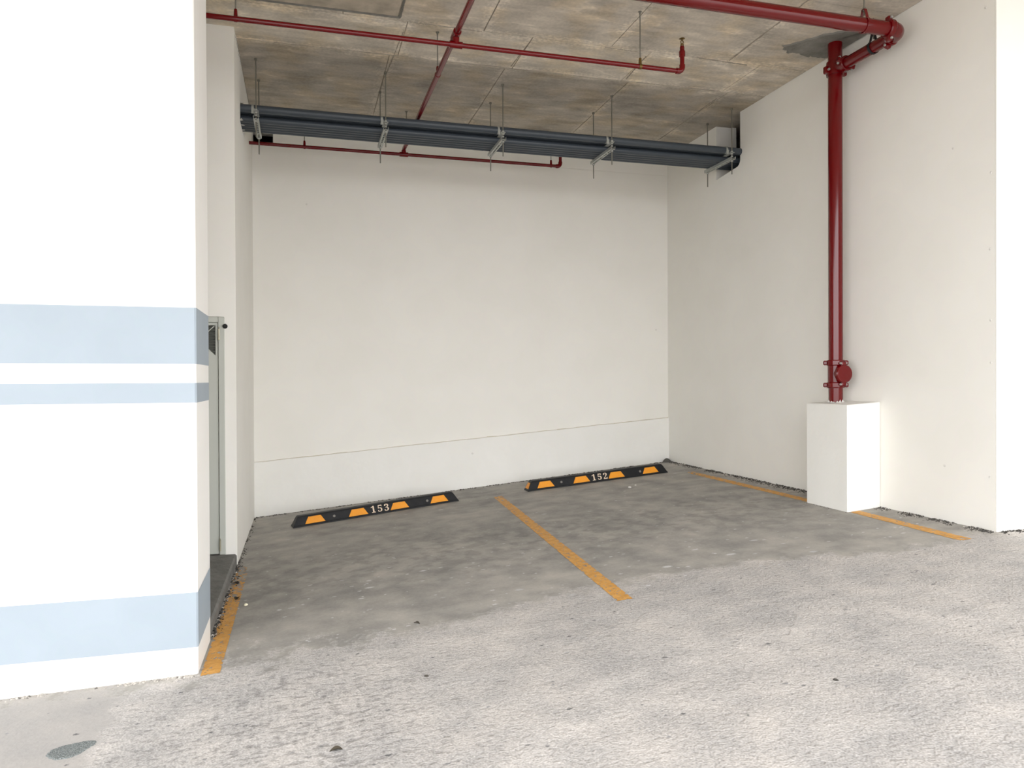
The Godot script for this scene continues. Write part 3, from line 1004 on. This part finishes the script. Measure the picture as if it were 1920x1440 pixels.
func sprinkler_head(parent: Node3D, at: Vector3) -> void:
	var st := new_st()
	lathe(st, at, Vector3.UP, [Vector2(0, 0.012), Vector2(0.012, 0.014), Vector2(0.012, 0.008), Vector2(0.02, 0.007), Vector2(0.02, 0)], 12)
	for s in [-1.0, 1.0]:
		tube(st, [at + Vector3(0.008 * s, 0.016, 0), at + Vector3(0.013 * s, 0.032, 0), at + Vector3(0.002 * s, 0.05, 0)], 0.0028, 8)
	tube(st, [at + Vector3(0, 0.02, 0), at + Vector3(0, 0.05, 0)], 0.003, 8)
	lathe(st, at + Vector3(0, 0.05, 0), Vector3.UP, [Vector2(0, 0.005), Vector2(0.004, 0.016), Vector2(0.006, 0.022), Vector2(0.0075, 0.022), Vector2(0.0075, 0)], 14)
	part("sprinkler_head", st, M.brass, parent)
	st = new_st()
	lathe(st, at, Vector3.UP, [Vector2(-0.006, 0.013), Vector2(0.001, 0.0135), Vector2(0.001, 0.012)], 12)
	part("thread_tape", st, M.plaster, parent)

func build_sprinkler_lines() -> void:
	# crossing pipe running into the bay
	var bx := 1.06
	var by := EYE + 2.425
	var o := thing("cross_pipe", W(bx, by, 6.0), "thin red sprinkler pipe running from front to rear below the ceiling", "pipe")
	var inv := -o.position
	var st := new_st()
	var br := 0.021
	var path := [inv + W(bx, by - 0.012, 1.0), inv + W(bx, by, 6.0)]
	path.append_array(bend(inv + W(bx, by + 0.012, 7.5), inv + W(bx, by + 0.012, 7.98), inv + W(bx, by - 0.2, 7.98), 0.045))
	path.append(inv + W(bx, EYE + 2.40, 7.98))
	tube(st, path, br, 20)
	part("pipe_barrel", st, M.red_small, o)
	st = new_st()
	lathe(st, inv + W(bx, by - 0.004, 5.2), Vector3(0, 0, -1), [Vector2(-0.055, br), Vector2(-0.055, br + 0.008), Vector2(0.055, br + 0.008), Vector2(0.055, br)], 20)
	tube(st, [inv + W(bx, by, 5.2), inv + W(bx, EYE + 2.362, 5.2)], 0.025, 20)
	part("tee", st, M.red_small, o)

	line_pipe("front_sprinkler_pipe", 5.2, EYE + 2.35, -1.63, 2.82, 0.205, 0.0175, bx, "thin red sprinkler pipe spanning the bay before the grey conduits, ending in an upright head")
	line_pipe("rear_sprinkler_pipe", 7.98, EYE + 2.385, XL - 0.01, 2.81, 0.2, 0.017, bx, "thin dark red sprinkler pipe along the rear wall below the grey conduits")
	rod_hanger(W(-0.395, EYE + 2.35, 5.2), Vector3.RIGHT, 0.0175, "hanger rod on the front sprinkler pipe next to the banded pier", M.red_small)
	rod_hanger(W(2.47, EYE + 2.35, 5.2), Vector3.RIGHT, 0.0175, "hanger rod on the front sprinkler pipe near its upright head", M.brass)
	rod_hanger(W(bx, by, 5.93), Vector3(0, 0, -1), br, "hanger rod on the crossing red pipe behind its tee", M.red_small)
	rod_hanger(W(bx, by + 0.01, 7.76), Vector3(0, 0, -1), br, "hanger rod on the crossing red pipe above the grey conduits", M.red_small)
	rod_hanger(W(0.048, EYE + 2.385, 7.98), Vector3.RIGHT, 0.017, "hanger rod on the rear sprinkler pipe between the dark hole and the tee", M.red_small)
	rod_hanger(W(2.70, EYE + 2.385, 7.98), Vector3.RIGHT, 0.017, "hanger rod on the rear sprinkler pipe beside its upturned end", M.red_small)

func line_pipe(called: String, d: float, y: float, x0: float, x1: float, rise: float, r: float, tee_x: float, label: String) -> void:
	var o := thing(called, W((x0 + x1) * 0.5, y, d), label, "pipe")
	var inv := -o.position
	var st := new_st()
	tube(st, [inv + W(x0, y, d), inv + W(x1 - 0.035, y, d)], r, 20)
	part("pipe_barrel", st, M.red_small, o)
	st = new_st()
	var path := [inv + W(x1 - 0.05, y, d)]
	path.append_array(bend(inv + W(x0, y, d), inv + W(x1, y, d), inv + W(x1, y + 1, d), 0.036))
	path.append(inv + W(x1, y + 0.05, d))
	tube(st, path, r + 0.005, 20)
	part("elbow", st, M.red_small, o)
	st = new_st()
	tube(st, [inv + W(x1, y + 0.04, d), inv + W(x1, y + rise - 0.02, d)], r, 20)
	lathe(st, inv + W(x1, y + rise - 0.06, d), Vector3.UP, [Vector2(-0.035, r), Vector2(-0.03, r + 0.006), Vector2(0.005, r + 0.006), Vector2(0.02, r), Vector2(0.048, r - 0.003), Vector2(0.05, 0)], 20)
	part("riser_stub", st, M.red_small, o)
	sprinkler_head(o, inv + W(x1, y + rise - 0.012, d))
	st = new_st()
	lathe(st, inv + W(tee_x, y, d), Vector3.RIGHT, [Vector2(-0.045, r), Vector2(-0.045, r + 0.007), Vector2(0.045, r + 0.007), Vector2(0.045, r)], 20)
	tube(st, [inv + W(tee_x, y, d), inv + W(tee_x, y + 0.042, d)], r + 0.007, 20)
	part("tee", st, M.red_small, o)

func rod_hanger(at: Vector3, along: Vector3, r: float, label: String, m: Material) -> void:
	var o := thing("rod_hanger", at, label, "pipe hanger", "thin pipe hangers")
	var st := new_st()
	tube(st, [Vector3(0, r + 0.01, 0), Vector3(0, CEIL - at.y, 0)], 0.0045, 8)
	part("hanger_rod", st, M.rod, o)
	st = new_st()
	lathe(st, Vector3.ZERO, along, [Vector2(-0.010, r), Vector2(-0.010, r + 0.003), Vector2(0.010, r + 0.003), Vector2(0.010, r)], 20)
	lathe(st, Vector3(0, r, 0), Vector3.UP, [Vector2(0, 0.013), Vector2(0.035, 0.011), Vector2(0.045, 0.009), Vector2(0.045, 0)], 12)
	part("ring_clip", st, m, o)
	st = new_st()
	lathe(st, Vector3(0, CEIL - at.y, 0), Vector3.DOWN, [Vector2(0, 0.014), Vector2(0.006, 0.014), Vector2(0.006, 0.008), Vector2(0.02, 0.007), Vector2(0.02, 0)], 10)
	part("ceiling_anchor", st, M.rod, o)

func build_conduits() -> void:
	var strut_y := EYE + 2.25
	for k in 8:
		var upper := k < 3  # middle and rear upper pipes are added, mostly unseen, to keep the gap dark
		var r := 0.034 if upper else 0.030
		var d := 6.885 + 0.074 * k if upper else 6.997 + 0.064 * (k - 3)
		var y := EYE + (2.352 if k == 0 else 2.366) if upper else strut_y + 0.0155 + r
		var label: String = ["front pipe of the upper layer of grey conduits", "added middle pipe darkening the gap under the upper layer of grey conduits", "added rear pipe darkening the gap under the upper layer of grey conduits"][k] if upper else "%s pipe back in the lower layer of grey conduits" % ["first", "second", "third", "fourth", "fifth"][k - 3]
		var o := thing("conduit", W(1.95, y, d), label, "conduit", "grey conduits on the ceiling hangers")
		var st := new_st()
		tube(st, [Vector3(-2.55, 0, 0), Vector3(2.95, 0, 0)], r, 24)
		part("pipe_barrel", st, M.conduit, o)
		# sleeves where lengths are joined
		st = new_st()
		var sx := -0.95 + 0.1 * k if k != 0 else 0.3
		lathe(st, Vector3(sx, 0, 0), Vector3.RIGHT, [Vector2(-0.05, r), Vector2(-0.05, r + 0.0014), Vector2(0.05, r + 0.0014), Vector2(0.05, r)], 24)
		part("joint_sleeve", st, M.conduit, o)
	var xs := [-0.358, 0.745, 1.834, 2.933, 4.257]
	for k in 5:
		trapeze(xs[k], strut_y, ["steel trapeze hanger under the conduits beside the dark hole", "steel trapeze hanger under the conduits left of the crossing red pipe", "steel trapeze hanger under the conduits right of the crossing red pipe", "steel trapeze hanger under the conduits above wheel stop 152", "steel trapeze hanger under the conduits at the opening in the side wall"][k])

func trapeze(x: float, y: float, label: String) -> void:
	var dn := 6.815
	var df := 7.293
	var o := thing("trapeze_hanger", W(x, y, (dn + df) * 0.5), label, "hanger", "trapeze hangers of the grey conduits")
	var inv := -o.position
	# rods
	for q in [[dn, y - 0.16], [df, y - 0.17]]:
		var st := new_st()
		tube(st, [inv + W(x, q[1], q[0]), inv + W(x, CEIL, q[0])], 0.0055, 8)
		part("threaded_rod", st, M.rod, o)
		st = new_st()
		lathe(st, inv + W(x, CEIL, q[0]), Vector3.DOWN, [Vector2(0, 0.012), Vector2(0.018, 0.012), Vector2(0.018, 0)], 10)
		part("ceiling_anchor", st, M.rod, o)
		for yy in [y - 0.026, y + 0.022]:
			st = new_st()
			lathe(st, inv + W(x, yy, q[0]), Vector3.UP, [Vector2(-0.006, 0), Vector2(-0.006, 0.013), Vector2(0.006, 0.013), Vector2(0.006, 0)], 6)
			part("nut", st, M.steel, o)
	# slotted channel: two flanges, and a web pierced by slots made of bridges between them
	var st2 := new_st()
	var a := dn - 0.035
	var b := df + 0.035
	for s in [-1.0, 1.0]:
		cbox(st2, inv + W(x + s * 0.0205 - 0.0015, y - 0.014, b), inv + W(x + s * 0.0205 + 0.0015, y + 0.014, a), 0.0008)
		cbox(st2, inv + W(x + s * 0.014 - 0.006, y - 0.0155, b), inv + W(x + s * 0.014 + 0.006, y - 0.0125, a), 0.0008)
	var n := 11
	for k in n + 1:
		var d := lerpf(a + 0.006, b - 0.006, float(k) / n)
		cbox(st2, inv + W(x - 0.009, y - 0.0155, d + 0.0075), inv + W(x + 0.009, y - 0.0125, d - 0.0075), 0.0008)
	part("slotted_channel", st2, M.steel, o)
	# clamp that steadies the thick conduit on the near rod
	st2 = new_st()
	lathe(st2, inv + W(x - 0.03, EYE + 2.352, 6.885), Vector3.RIGHT, [Vector2(-0.010, 0.034), Vector2(-0.010, 0.037), Vector2(0.010, 0.037), Vector2(0.010, 0.034)], 24)
	cbox(st2, inv + W(x - 0.04, EYE + 2.30, 6.850), inv + W(x - 0.014, EYE + 2.345, 6.840), 0.002)
	cbox(st2, inv + W(x - 0.022, EYE + 2.309, 6.955), inv + W(x + 0.022, EYE + 2.3125, dn - 0.02), 0.001)
	part("pipe_clamp", st2, M.steel, o)
	for yy in [EYE + 2.298, EYE + 2.322]:
		st2 = new_st()
		lathe(st2, inv + W(x, yy, dn), Vector3.UP, [Vector2(-0.006, 0), Vector2(-0.006, 0.013), Vector2(0.006, 0.013), Vector2(0.006, 0)], 6)
		part("nut", st2, M.steel, o)

# rubber wheel stop: length along local x, face toward local +z
func wheel_stop(a: Vector2, b: Vector2, number: String, label: String, end_yellow: bool) -> void:
	var pa := on_floor(a.x, a.y)
	var pb := on_floor(b.x, b.y)
	var ex := (pb - pa).normalized()
	var up := Vector3(-ex.y, ex.x, 0).normalized()
	up = (up - ex * up.dot(ex)).normalized()
	var ez := ex.cross(up)
	var length := (pb - pa).length()
	var depth := 0.15
	var o := thing("wheel_stop", (pa + pb) * 0.5 - ez * depth * 0.5 + up * 0.001, label, "wheel stop", "numbered wheel stops")
	o.basis = Basis(ex, up, ez)
	var h := 0.1
	var L := length * 0.5
	var st := new_st()
	# foot, body and rounded crown as rings of the cross-section
	var rings := [[0.0, L, 0.075], [0.012, L - 0.002, 0.074], [0.018, L - 0.008, 0.070], [0.085, L - 0.045, 0.046], [0.097, L - 0.055, 0.040], [h, L - 0.062, 0.034]]
	for k in rings.size() - 1:
		var p = rings[k]
		var q = rings[k + 1]
		for s in [[1, 1, -1, 1, Vector3(0, 0.3, 1)], [1, -1, -1, -1, Vector3(0, 0.3, -1)], [1, 1, 1, -1, Vector3(1, 0.3, 0)], [-1, 1, -1, -1, Vector3(-1, 0.3, 0)]]:
			quad(st, Vector3(p[1] * s[0], p[0], p[2] * s[1]), Vector3(p[1] * s[2], p[0], p[2] * s[3]), Vector3(q[1] * s[2], q[0], q[2] * s[3]), Vector3(q[1] * s[0], q[0], q[2] * s[1]), s[4])
	var tp = rings[-1]
	quad(st, Vector3(-tp[1], h, -tp[2]), Vector3(tp[1], h, -tp[2]), Vector3(tp[1], h, tp[2]), Vector3(-tp[1], h, tp[2]), Vector3.UP)
	part("rubber_body", st, M.rubber, o)
	# frame of the sloping front face
	var f0 := Vector3(0, 0.018, 0.070)
	var f1 := Vector3(0, 0.085, 0.046)
	var slope := (f1 - f0).normalized()
	var out := Vector3.RIGHT.cross(slope).normalized()
	if out.z < 0.0:
		out = -out
	var fl := (f1 - f0).length()
	for c in [0.125, 0.375, 0.625, 0.875]:
		st = new_st()
		var x: float = (c - 0.5) * length
		prism(st, [f0 + slope * fl * 0.03 + Vector3(x - 0.098, 0, 0), f0 + slope * fl * 0.03 + Vector3(x + 0.098, 0, 0), f0 + slope * fl * 0.98 + Vector3(x + 0.060, 0, 0), f0 + slope * fl * 0.98 + Vector3(x - 0.060, 0, 0)], out * 0.003)
		part("yellow_reflector", st, M.reflector, o)
	if end_yellow:
		st = new_st()
		var n2 := Vector3(-0.067, 0.037, 0).normalized()
		prism(st, [Vector3(-L + 0.010, 0.022, -0.055), Vector3(-L + 0.010, 0.022, 0.055), Vector3(-L + 0.043, 0.082, 0.035), Vector3(-L + 0.043, 0.082, -0.035)], n2 * 0.003)
		part("yellow_reflector", st, M.reflector, o)
	# fixing bolts sunk in the crown
	for c in [0.235, 0.80]:
		st = new_st()
		lathe(st, Vector3((c - 0.5) * length, 0.052, 0.058), out, [Vector2(0, 0.013), Vector2(0.003, 0.013), Vector2(0.005, 0.009), Vector2(0.005, 0)], 10)
		part("fixing_cap", st, M.cement, o)
	# stencilled number
	var font := SystemFont.new()
	font.font_names = PackedStringArray(["Droid Serif"])
	font.font_weight = 700
	for k in number.length():
		var tm := TextMesh.new()
		tm.text = number[k]
		tm.font = font
		tm.font_size = 64
		tm.pixel_size = 0.00148
		tm.depth = 0.001
		var g := MeshInstance3D.new()
		g.name = "stencil_digit"
		g.mesh = tm
		g.material_override = M.stencil
		o.add_child(g, true)
		var cx := (k - 1) * 0.068 + 0.01
		g.transform = Transform3D(Basis(Vector3.RIGHT, slope * 1.0, out), f0 + slope * fl * 0.53 + Vector3(cx, 0, 0) + out * 0.0012)

# flat polygon raised by v
func prism(st: SurfaceTool, p: Array, v: Vector3) -> void:
	var q := []
	var c := Vector3.ZERO
	for a in p:
		c += a / p.size()
	for a in p:
		q.append(a + v + (c - a).normalized() * v.length() * 0.8)
	quad(st, q[0], q[1], q[2], q[3], v)
	for k in p.size():
		var n := (k + 1) % p.size()
		quad(st, p[k], p[n], q[n], q[k], (p[k] + p[n]) * 0.5 - c + v)

# painted line as a skin of small cells, some flaked away
func paint_line(a: Vector2, b: Vector2, width_a: float, width_b: float, label: String, worn_from: float, worn: float, sd: int) -> void:
	var o := MeshInstance3D.new()
	var st := new_st()
	var noise := FastNoiseLite.new()
	noise.seed = sd
	noise.frequency = 18.0
	noise.fractal_octaves = 3
	var dir := (b - a)
	var length := dir.length()
	dir /= length
	var side := Vector2(dir.y, -dir.x)
	var s := 0.008
	var nl := int(length / s)
	var nw := 12
	var mid := (a + b) * 0.5
	var origin := on_floor(mid.x, mid.y)
	for i in nl:
		for j in nw:
			var t0 := float(i) / nl
			var t1 := float(i + 1) / nl
			var e := noise.get_noise_2d(i * s, j * 0.01 + 3.0)
			var loss := maxf(0.0, (t0 - worn_from) / maxf(1.0 - worn_from, 0.01)) * worn
			var rim := 0.12 if j == 0 or j == nw - 1 else 0.0
			if e + 0.42 < loss + rim or e < -0.60:
				continue
			var pts := []
			for q in [[t0, j], [t1, j], [t1, j + 1], [t0, j + 1]]:
				var w: float = lerpf(width_a, width_b, q[0])
				var p: Vector2 = a + dir * length * q[0] + side * w * (q[1] / float(nw) - 0.5)
				pts.append(on_floor(p.x, p.y, 0.0016) - origin)
			quad(st, pts[0], pts[1], pts[2], pts[3], Vector3.UP)
	o.name = numbered("parking_line")
	o.mesh = st.commit()
	o.material_override = M.line
	add_child(o)
	o.position = origin
	tag(o, label, "floor marking", "yellow parking lines")

func dirt_line(a: Vector2, b: Vector2, away: Vector2, n: int, spread: float, size: float, label: String, sd: int, dark := 0.05) -> void:
	var st := new_st()
	var rng := RandomNumberGenerator.new()
	rng.seed = sd
	var origin := on_floor((a.x + b.x) * 0.5, (a.y + b.y) * 0.5)
	var clump := FastNoiseLite.new()
	clump.seed = sd
	clump.frequency = 3.0
	for k in n:
		var t := rng.randf()
		if clump.get_noise_1d(t * (b - a).length()) * 1.4 + 0.55 < rng.randf():
			continue
		var off := rng.randf() * rng.randf() * spread + 0.004
		var p := a.lerp(b, t) + away * off
		var s := size * rng.randf_range(0.4, 1.3) * (1.3 - off / spread * 0.7)
		var v := dark * rng.randf_range(0.6, 2.2)
		if rng.randf() < (0.22 if dark < 0.2 else 0.7):
			v = rng.randf_range(0.25, 0.55) if dark < 0.2 else rng.randf_range(0.35, 0.6)
		grit(st, on_floor(p.x, p.y, -0.001) - origin, Vector3(s, s * 0.7, s), rng, Color(v, v * 0.94, v * 0.85))
	var o := solo("dirt_line", st, M.grit, origin)
	tag(o, label, "dirt", "", "stuff")

func lump(called: String, x: float, d: float, size: Vector3, col: Color, label: String, category: String, group: String, sd: int) -> void:
	var rng := RandomNumberGenerator.new()
	rng.seed = sd
	var st := new_st()
	# rough rounded stone: a few rings
	var rings := []
	for i in 4:
		var row := []
		for k in 8:
			var a := TAU * k / 8.0
			var ph := PI * 0.5 * i / 3.0
			var r := cos(ph) * rng.randf_range(0.8, 1.15)
			row.append(Vector3(cos(a) * size.x * r, sin(ph) * size.y, sin(a) * size.z * r))
		rings.append(row)
	for i in 3:
		for k in 8:
			st.set_color(col)
			var kk := (k + 1) % 8
			quad(st, rings[i][k], rings[i][kk], rings[i + 1][kk], rings[i + 1][k], rings[i][k] + Vector3.UP * 0.002)
	var o := solo(called, st, M.grit, on_floor(x, d, -0.0005))
	o.rotation.y = rng.randf() * TAU
	tag(o, label, category, group)

func dry_leaf(x: float, d: float, size: float, col: Color, label: String, sd: int) -> void:
	var rng := RandomNumberGenerator.new()
	rng.seed = sd
	var st := new_st()
	var n := 8
	var prev := []
	for i in n + 1:
		var t := float(i) / n
		var w := sin(PI * pow(t, 0.8)) * size * 0.28
		var y := 0.002 + sin(t * PI) * size * 0.12
		var row := [Vector3((t - 0.5) * size, y + w * 0.35, -w), Vector3((t - 0.5) * size, y, 0), Vector3((t - 0.5) * size, y + w * 0.35, w)]
		if i > 0:
			for s in 2:
				st.set_color(col)
				quad(st, prev[s], prev[s + 1], row[s + 1], row[s], Vector3.UP)
				st.set_color(col)
				quad(st, prev[s] - Vector3(0, 0.0012, 0), prev[s + 1] - Vector3(0, 0.0012, 0), row[s + 1] - Vector3(0, 0.0012, 0), row[s] - Vector3(0, 0.0012, 0), Vector3.DOWN)
		prev = row
	var o := solo("dry_leaf", st, M.grit, on_floor(x, d, 0.0))
	o.rotation.y = rng.randf() * TAU
	tag(o, label, "leaf", "dry leaves on the floor")

func build_small_things() -> void:
	# cement blotch on the driveway
	var st := new_st()
	var rng := RandomNumberGenerator.new()
	rng.seed = 61
	var ring := []
	var n := 40
	for k in n:
		var a := TAU * k / n
		var r := 1.0 + 0.10 * sin(3.0 * a + 1.0) + rng.randf_range(-0.06, 0.06)
		ring.append(Vector2(cos(a) * 0.082 * r, sin(a) * 0.062 * r).rotated(0.45))
	var c := Vector2(-0.866, 3.255)
	var origin := on_floor(c.x, c.y)
	for k in n:
		var p: Vector2 = c + ring[k]
		var q: Vector2 = c + ring[(k + 1) % n]
		var ip: Vector2 = c + ring[k] * 0.9
		var iq: Vector2 = c + ring[(k + 1) % n] * 0.9
		tri(st, on_floor(ip.x, ip.y, 0.003) - origin, on_floor(iq.x, iq.y, 0.003) - origin, on_floor(c.x, c.y, 0.0035) - origin, Vector3.UP)
		quad(st, on_floor(p.x, p.y, 0.0) - origin, on_floor(q.x, q.y, 0.0) - origin, on_floor(iq.x, iq.y, 0.003) - origin, on_floor(ip.x, ip.y, 0.003) - origin, Vector3.UP)
	var o := solo("asphalt_patch", st, M.patch, origin)
	tag(o, "small oval dark grey patch on the driveway before the banded pier", "patch")

	dirt_line(Vector2(XL + 0.01, 8.462), Vector2(XR - 0.02, 8.462), Vector2(0, -1), 1500, 0.07, 0.010, "dark grit gathered along the foot of the rear wall ledge", 71)
	dirt_line(Vector2(XR - 0.003, 8.45), Vector2(XR - 0.003, 5.44), Vector2(-1, 0), 2600, 0.12, 0.010, "dark grit along the side wall behind the white pedestal", 72, 0.06)
	dirt_line(Vector2(XR - 0.003, 4.92), Vector2(XR - 0.003, 3.9), Vector2(-1, 0), 1500, 0.11, 0.009, "dark grit along the side wall before the white pedestal", 73, 0.07)
	dirt_line(Vector2(4.087, 5.42), Vector2(4.087, 4.92), Vector2(-1, 0), 90, 0.03, 0.006, "thin grit at the foot of the white pedestal", 74, 0.12)
	dirt_line(Vector2(XL + 0.003, 6.2), Vector2(XL + 0.003, 8.4), Vector2(1, 0), 260, 0.05, 0.009, "dark grit along the short wall beside the door", 75, 0.06)
	dirt_line(Vector2(-0.49, 4.45), Vector2(-0.49, 6.2), Vector2(1, 0), 600, 0.06, 0.010, "dark grit and chips along the side of the raised step", 76, 0.05)
	dirt_line(Vector2(-2.2, 3.895), Vector2(-0.5, 3.895), Vector2(0, -1), 1100, 0.05, 0.008, "pale plaster crumbs along the foot of the banded pier", 77, 0.22)
	dirt_line(Vector2(4.4, 3.893), Vector2(5.2, 3.893), Vector2(0, -1), 420, 0.10, 0.010, "dark grit along the foot of the bright front face", 78, 0.05)
	lump("mortar_lump", 4.34, 8.42, Vector3(0.05, 0.05, 0.05), Color(0.12, 0.115, 0.105), "dark crumbled mortar lump in the far corner of the bay", "rubble", "", 81)
	lump("pebble", -0.343, 5.005, Vector3(0.014, 0.014, 0.012), Color(0.75, 0.70, 0.52), "pale cream pebble beside the worn yellow line at the step", "pebble", "", 82)
	lump("pebble", 3.26, 7.15, Vector3(0.022, 0.016, 0.018), Color(0.6, 0.58, 0.54), "grey stone chip before wheel stop 152", "pebble", "", 83)
	lump("pebble", 3.36, 7.22, Vector3(0.014, 0.011, 0.012), Color(0.62, 0.6, 0.55), "tiny stone chip next to the larger one before wheel stop 152", "pebble", "", 84)
	lump("stone_chip", 0.535, 3.351, Vector3(0.013, 0.007, 0.01), Color(0.09, 0.08, 0.07), "dark flat chip alone on the pale driveway before wheel stop 153", "chip", "", 85)
	lump("stone_chip", 2.053, 2.544, Vector3(0.013, 0.006, 0.009), Color(0.08, 0.075, 0.07), "dark flat chip alone on the driveway before wheel stop 152", "chip", "", 86)
	dry_leaf(0.116, 2.837, 0.05, Color(0.09, 0.075, 0.055), "thin dark dry leaf on the driveway", 91)
	dry_leaf(-0.41, 5.2, 0.06, Color(0.05, 0.04, 0.03), "curled dark leaf lying on the worn yellow line by the step", 92)
	dry_leaf(-0.45, 5.62, 0.06, Color(0.04, 0.035, 0.03), "dark leaf between the step and the worn yellow line", 93)
	dry_leaf(0.60, 4.08, 0.04, Color(0.07, 0.06, 0.05), "small dark leaf where bay slab meets the driveway", 94)

const SLAB_OUT := 0.9      # the slab oversails part of the driveway; beyond it is open sky

func _ready() -> void:
	# camera: 1.44 m above the lowest floor, turned 15.7 degrees to the right, a third of a degree down
	var cam := Camera3D.new()
	cam.name = "camera"
	var yaw := deg_to_rad(15.6588)
	var pitch := deg_to_rad(0.336)
	var roll := deg_to_rad(-0.2584)
	cam.position = Vector3(0, EYE, 0)
	cam.basis = Basis(Vector3.UP, -yaw) * Basis(Vector3.RIGHT, -pitch) * Basis(Vector3.BACK, roll)
	cam.fov = rad_to_deg(2.0 * atan(720.0 / 1410.96))
	cam.near = 0.05
	cam.far = 200.0
	add_child(cam)
	cam.current = true

	var env := Environment.new()
	env.background_mode = Environment.BG_SKY
	var sky := Sky.new()
	var sm := ProceduralSkyMaterial.new()
	sm.sky_top_color = Color(0.98, 0.985, 1.0)
	sm.sky_horizon_color = Color(0.99, 0.99, 1.0)
	sm.ground_bottom_color = Color(0.55, 0.54, 0.52)
	sm.ground_horizon_color = Color(0.75, 0.75, 0.74)
	sm.sky_energy_multiplier = 1.0
	sky.sky_material = sm
	env.sky = sky
	env.ambient_light_source = Environment.AMBIENT_SOURCE_SKY
	env.tonemap_mode = Environment.TONE_MAPPER_LINEAR
	env.tonemap_exposure = 5.5
	env.sdfgi_enabled = true
	env.ssao_enabled = true
	env.ssil_enabled = true
	var we := WorldEnvironment.new()
	we.name = "environment"
	we.environment = env
	add_child(we)

	make_materials()
	build_floor()
	build_ceiling()
	build_walls()
	build_door()

	build_plinth_box()
	build_riser()
	build_sprinkler_lines()
	build_conduits()
	wheel_stop(Vector2(-0.079, 7.493), Vector2(1.587, 7.745), "153", "black wheel stop numbered 153 standing askew, with plain black ends", false)
	wheel_stop(Vector2(2.337, 7.716), Vector2(3.981, 7.70), "152", "black wheel stop numbered 152 with a yellow end panel, near the side wall", true)
	paint_line(Vector2(-0.428, 3.86), Vector2(-0.435, 6.15), 0.088, 0.088, "worn orange-yellow line beside the banded pier and the step", 0.45, 0.85, 101)
	paint_line(Vector2(1.735, 3.87), Vector2(1.99, 7.68), 0.092, 0.092, "yellow line painted between wheel stops 153 and 152", 0.9, 0.3, 102)
	paint_line(Vector2(4.145, 5.44), Vector2(4.165, 7.55), 0.085, 0.095, "yellow line along the side wall behind the white pedestal", 0.75, 0.5, 103)
	paint_line(Vector2(4.145, 4.92), Vector2(4.105, 3.86), 0.09, 0.09, "short yellow line from the white pedestal to the driveway", 0.9, 0.3, 104)
	build_small_things()
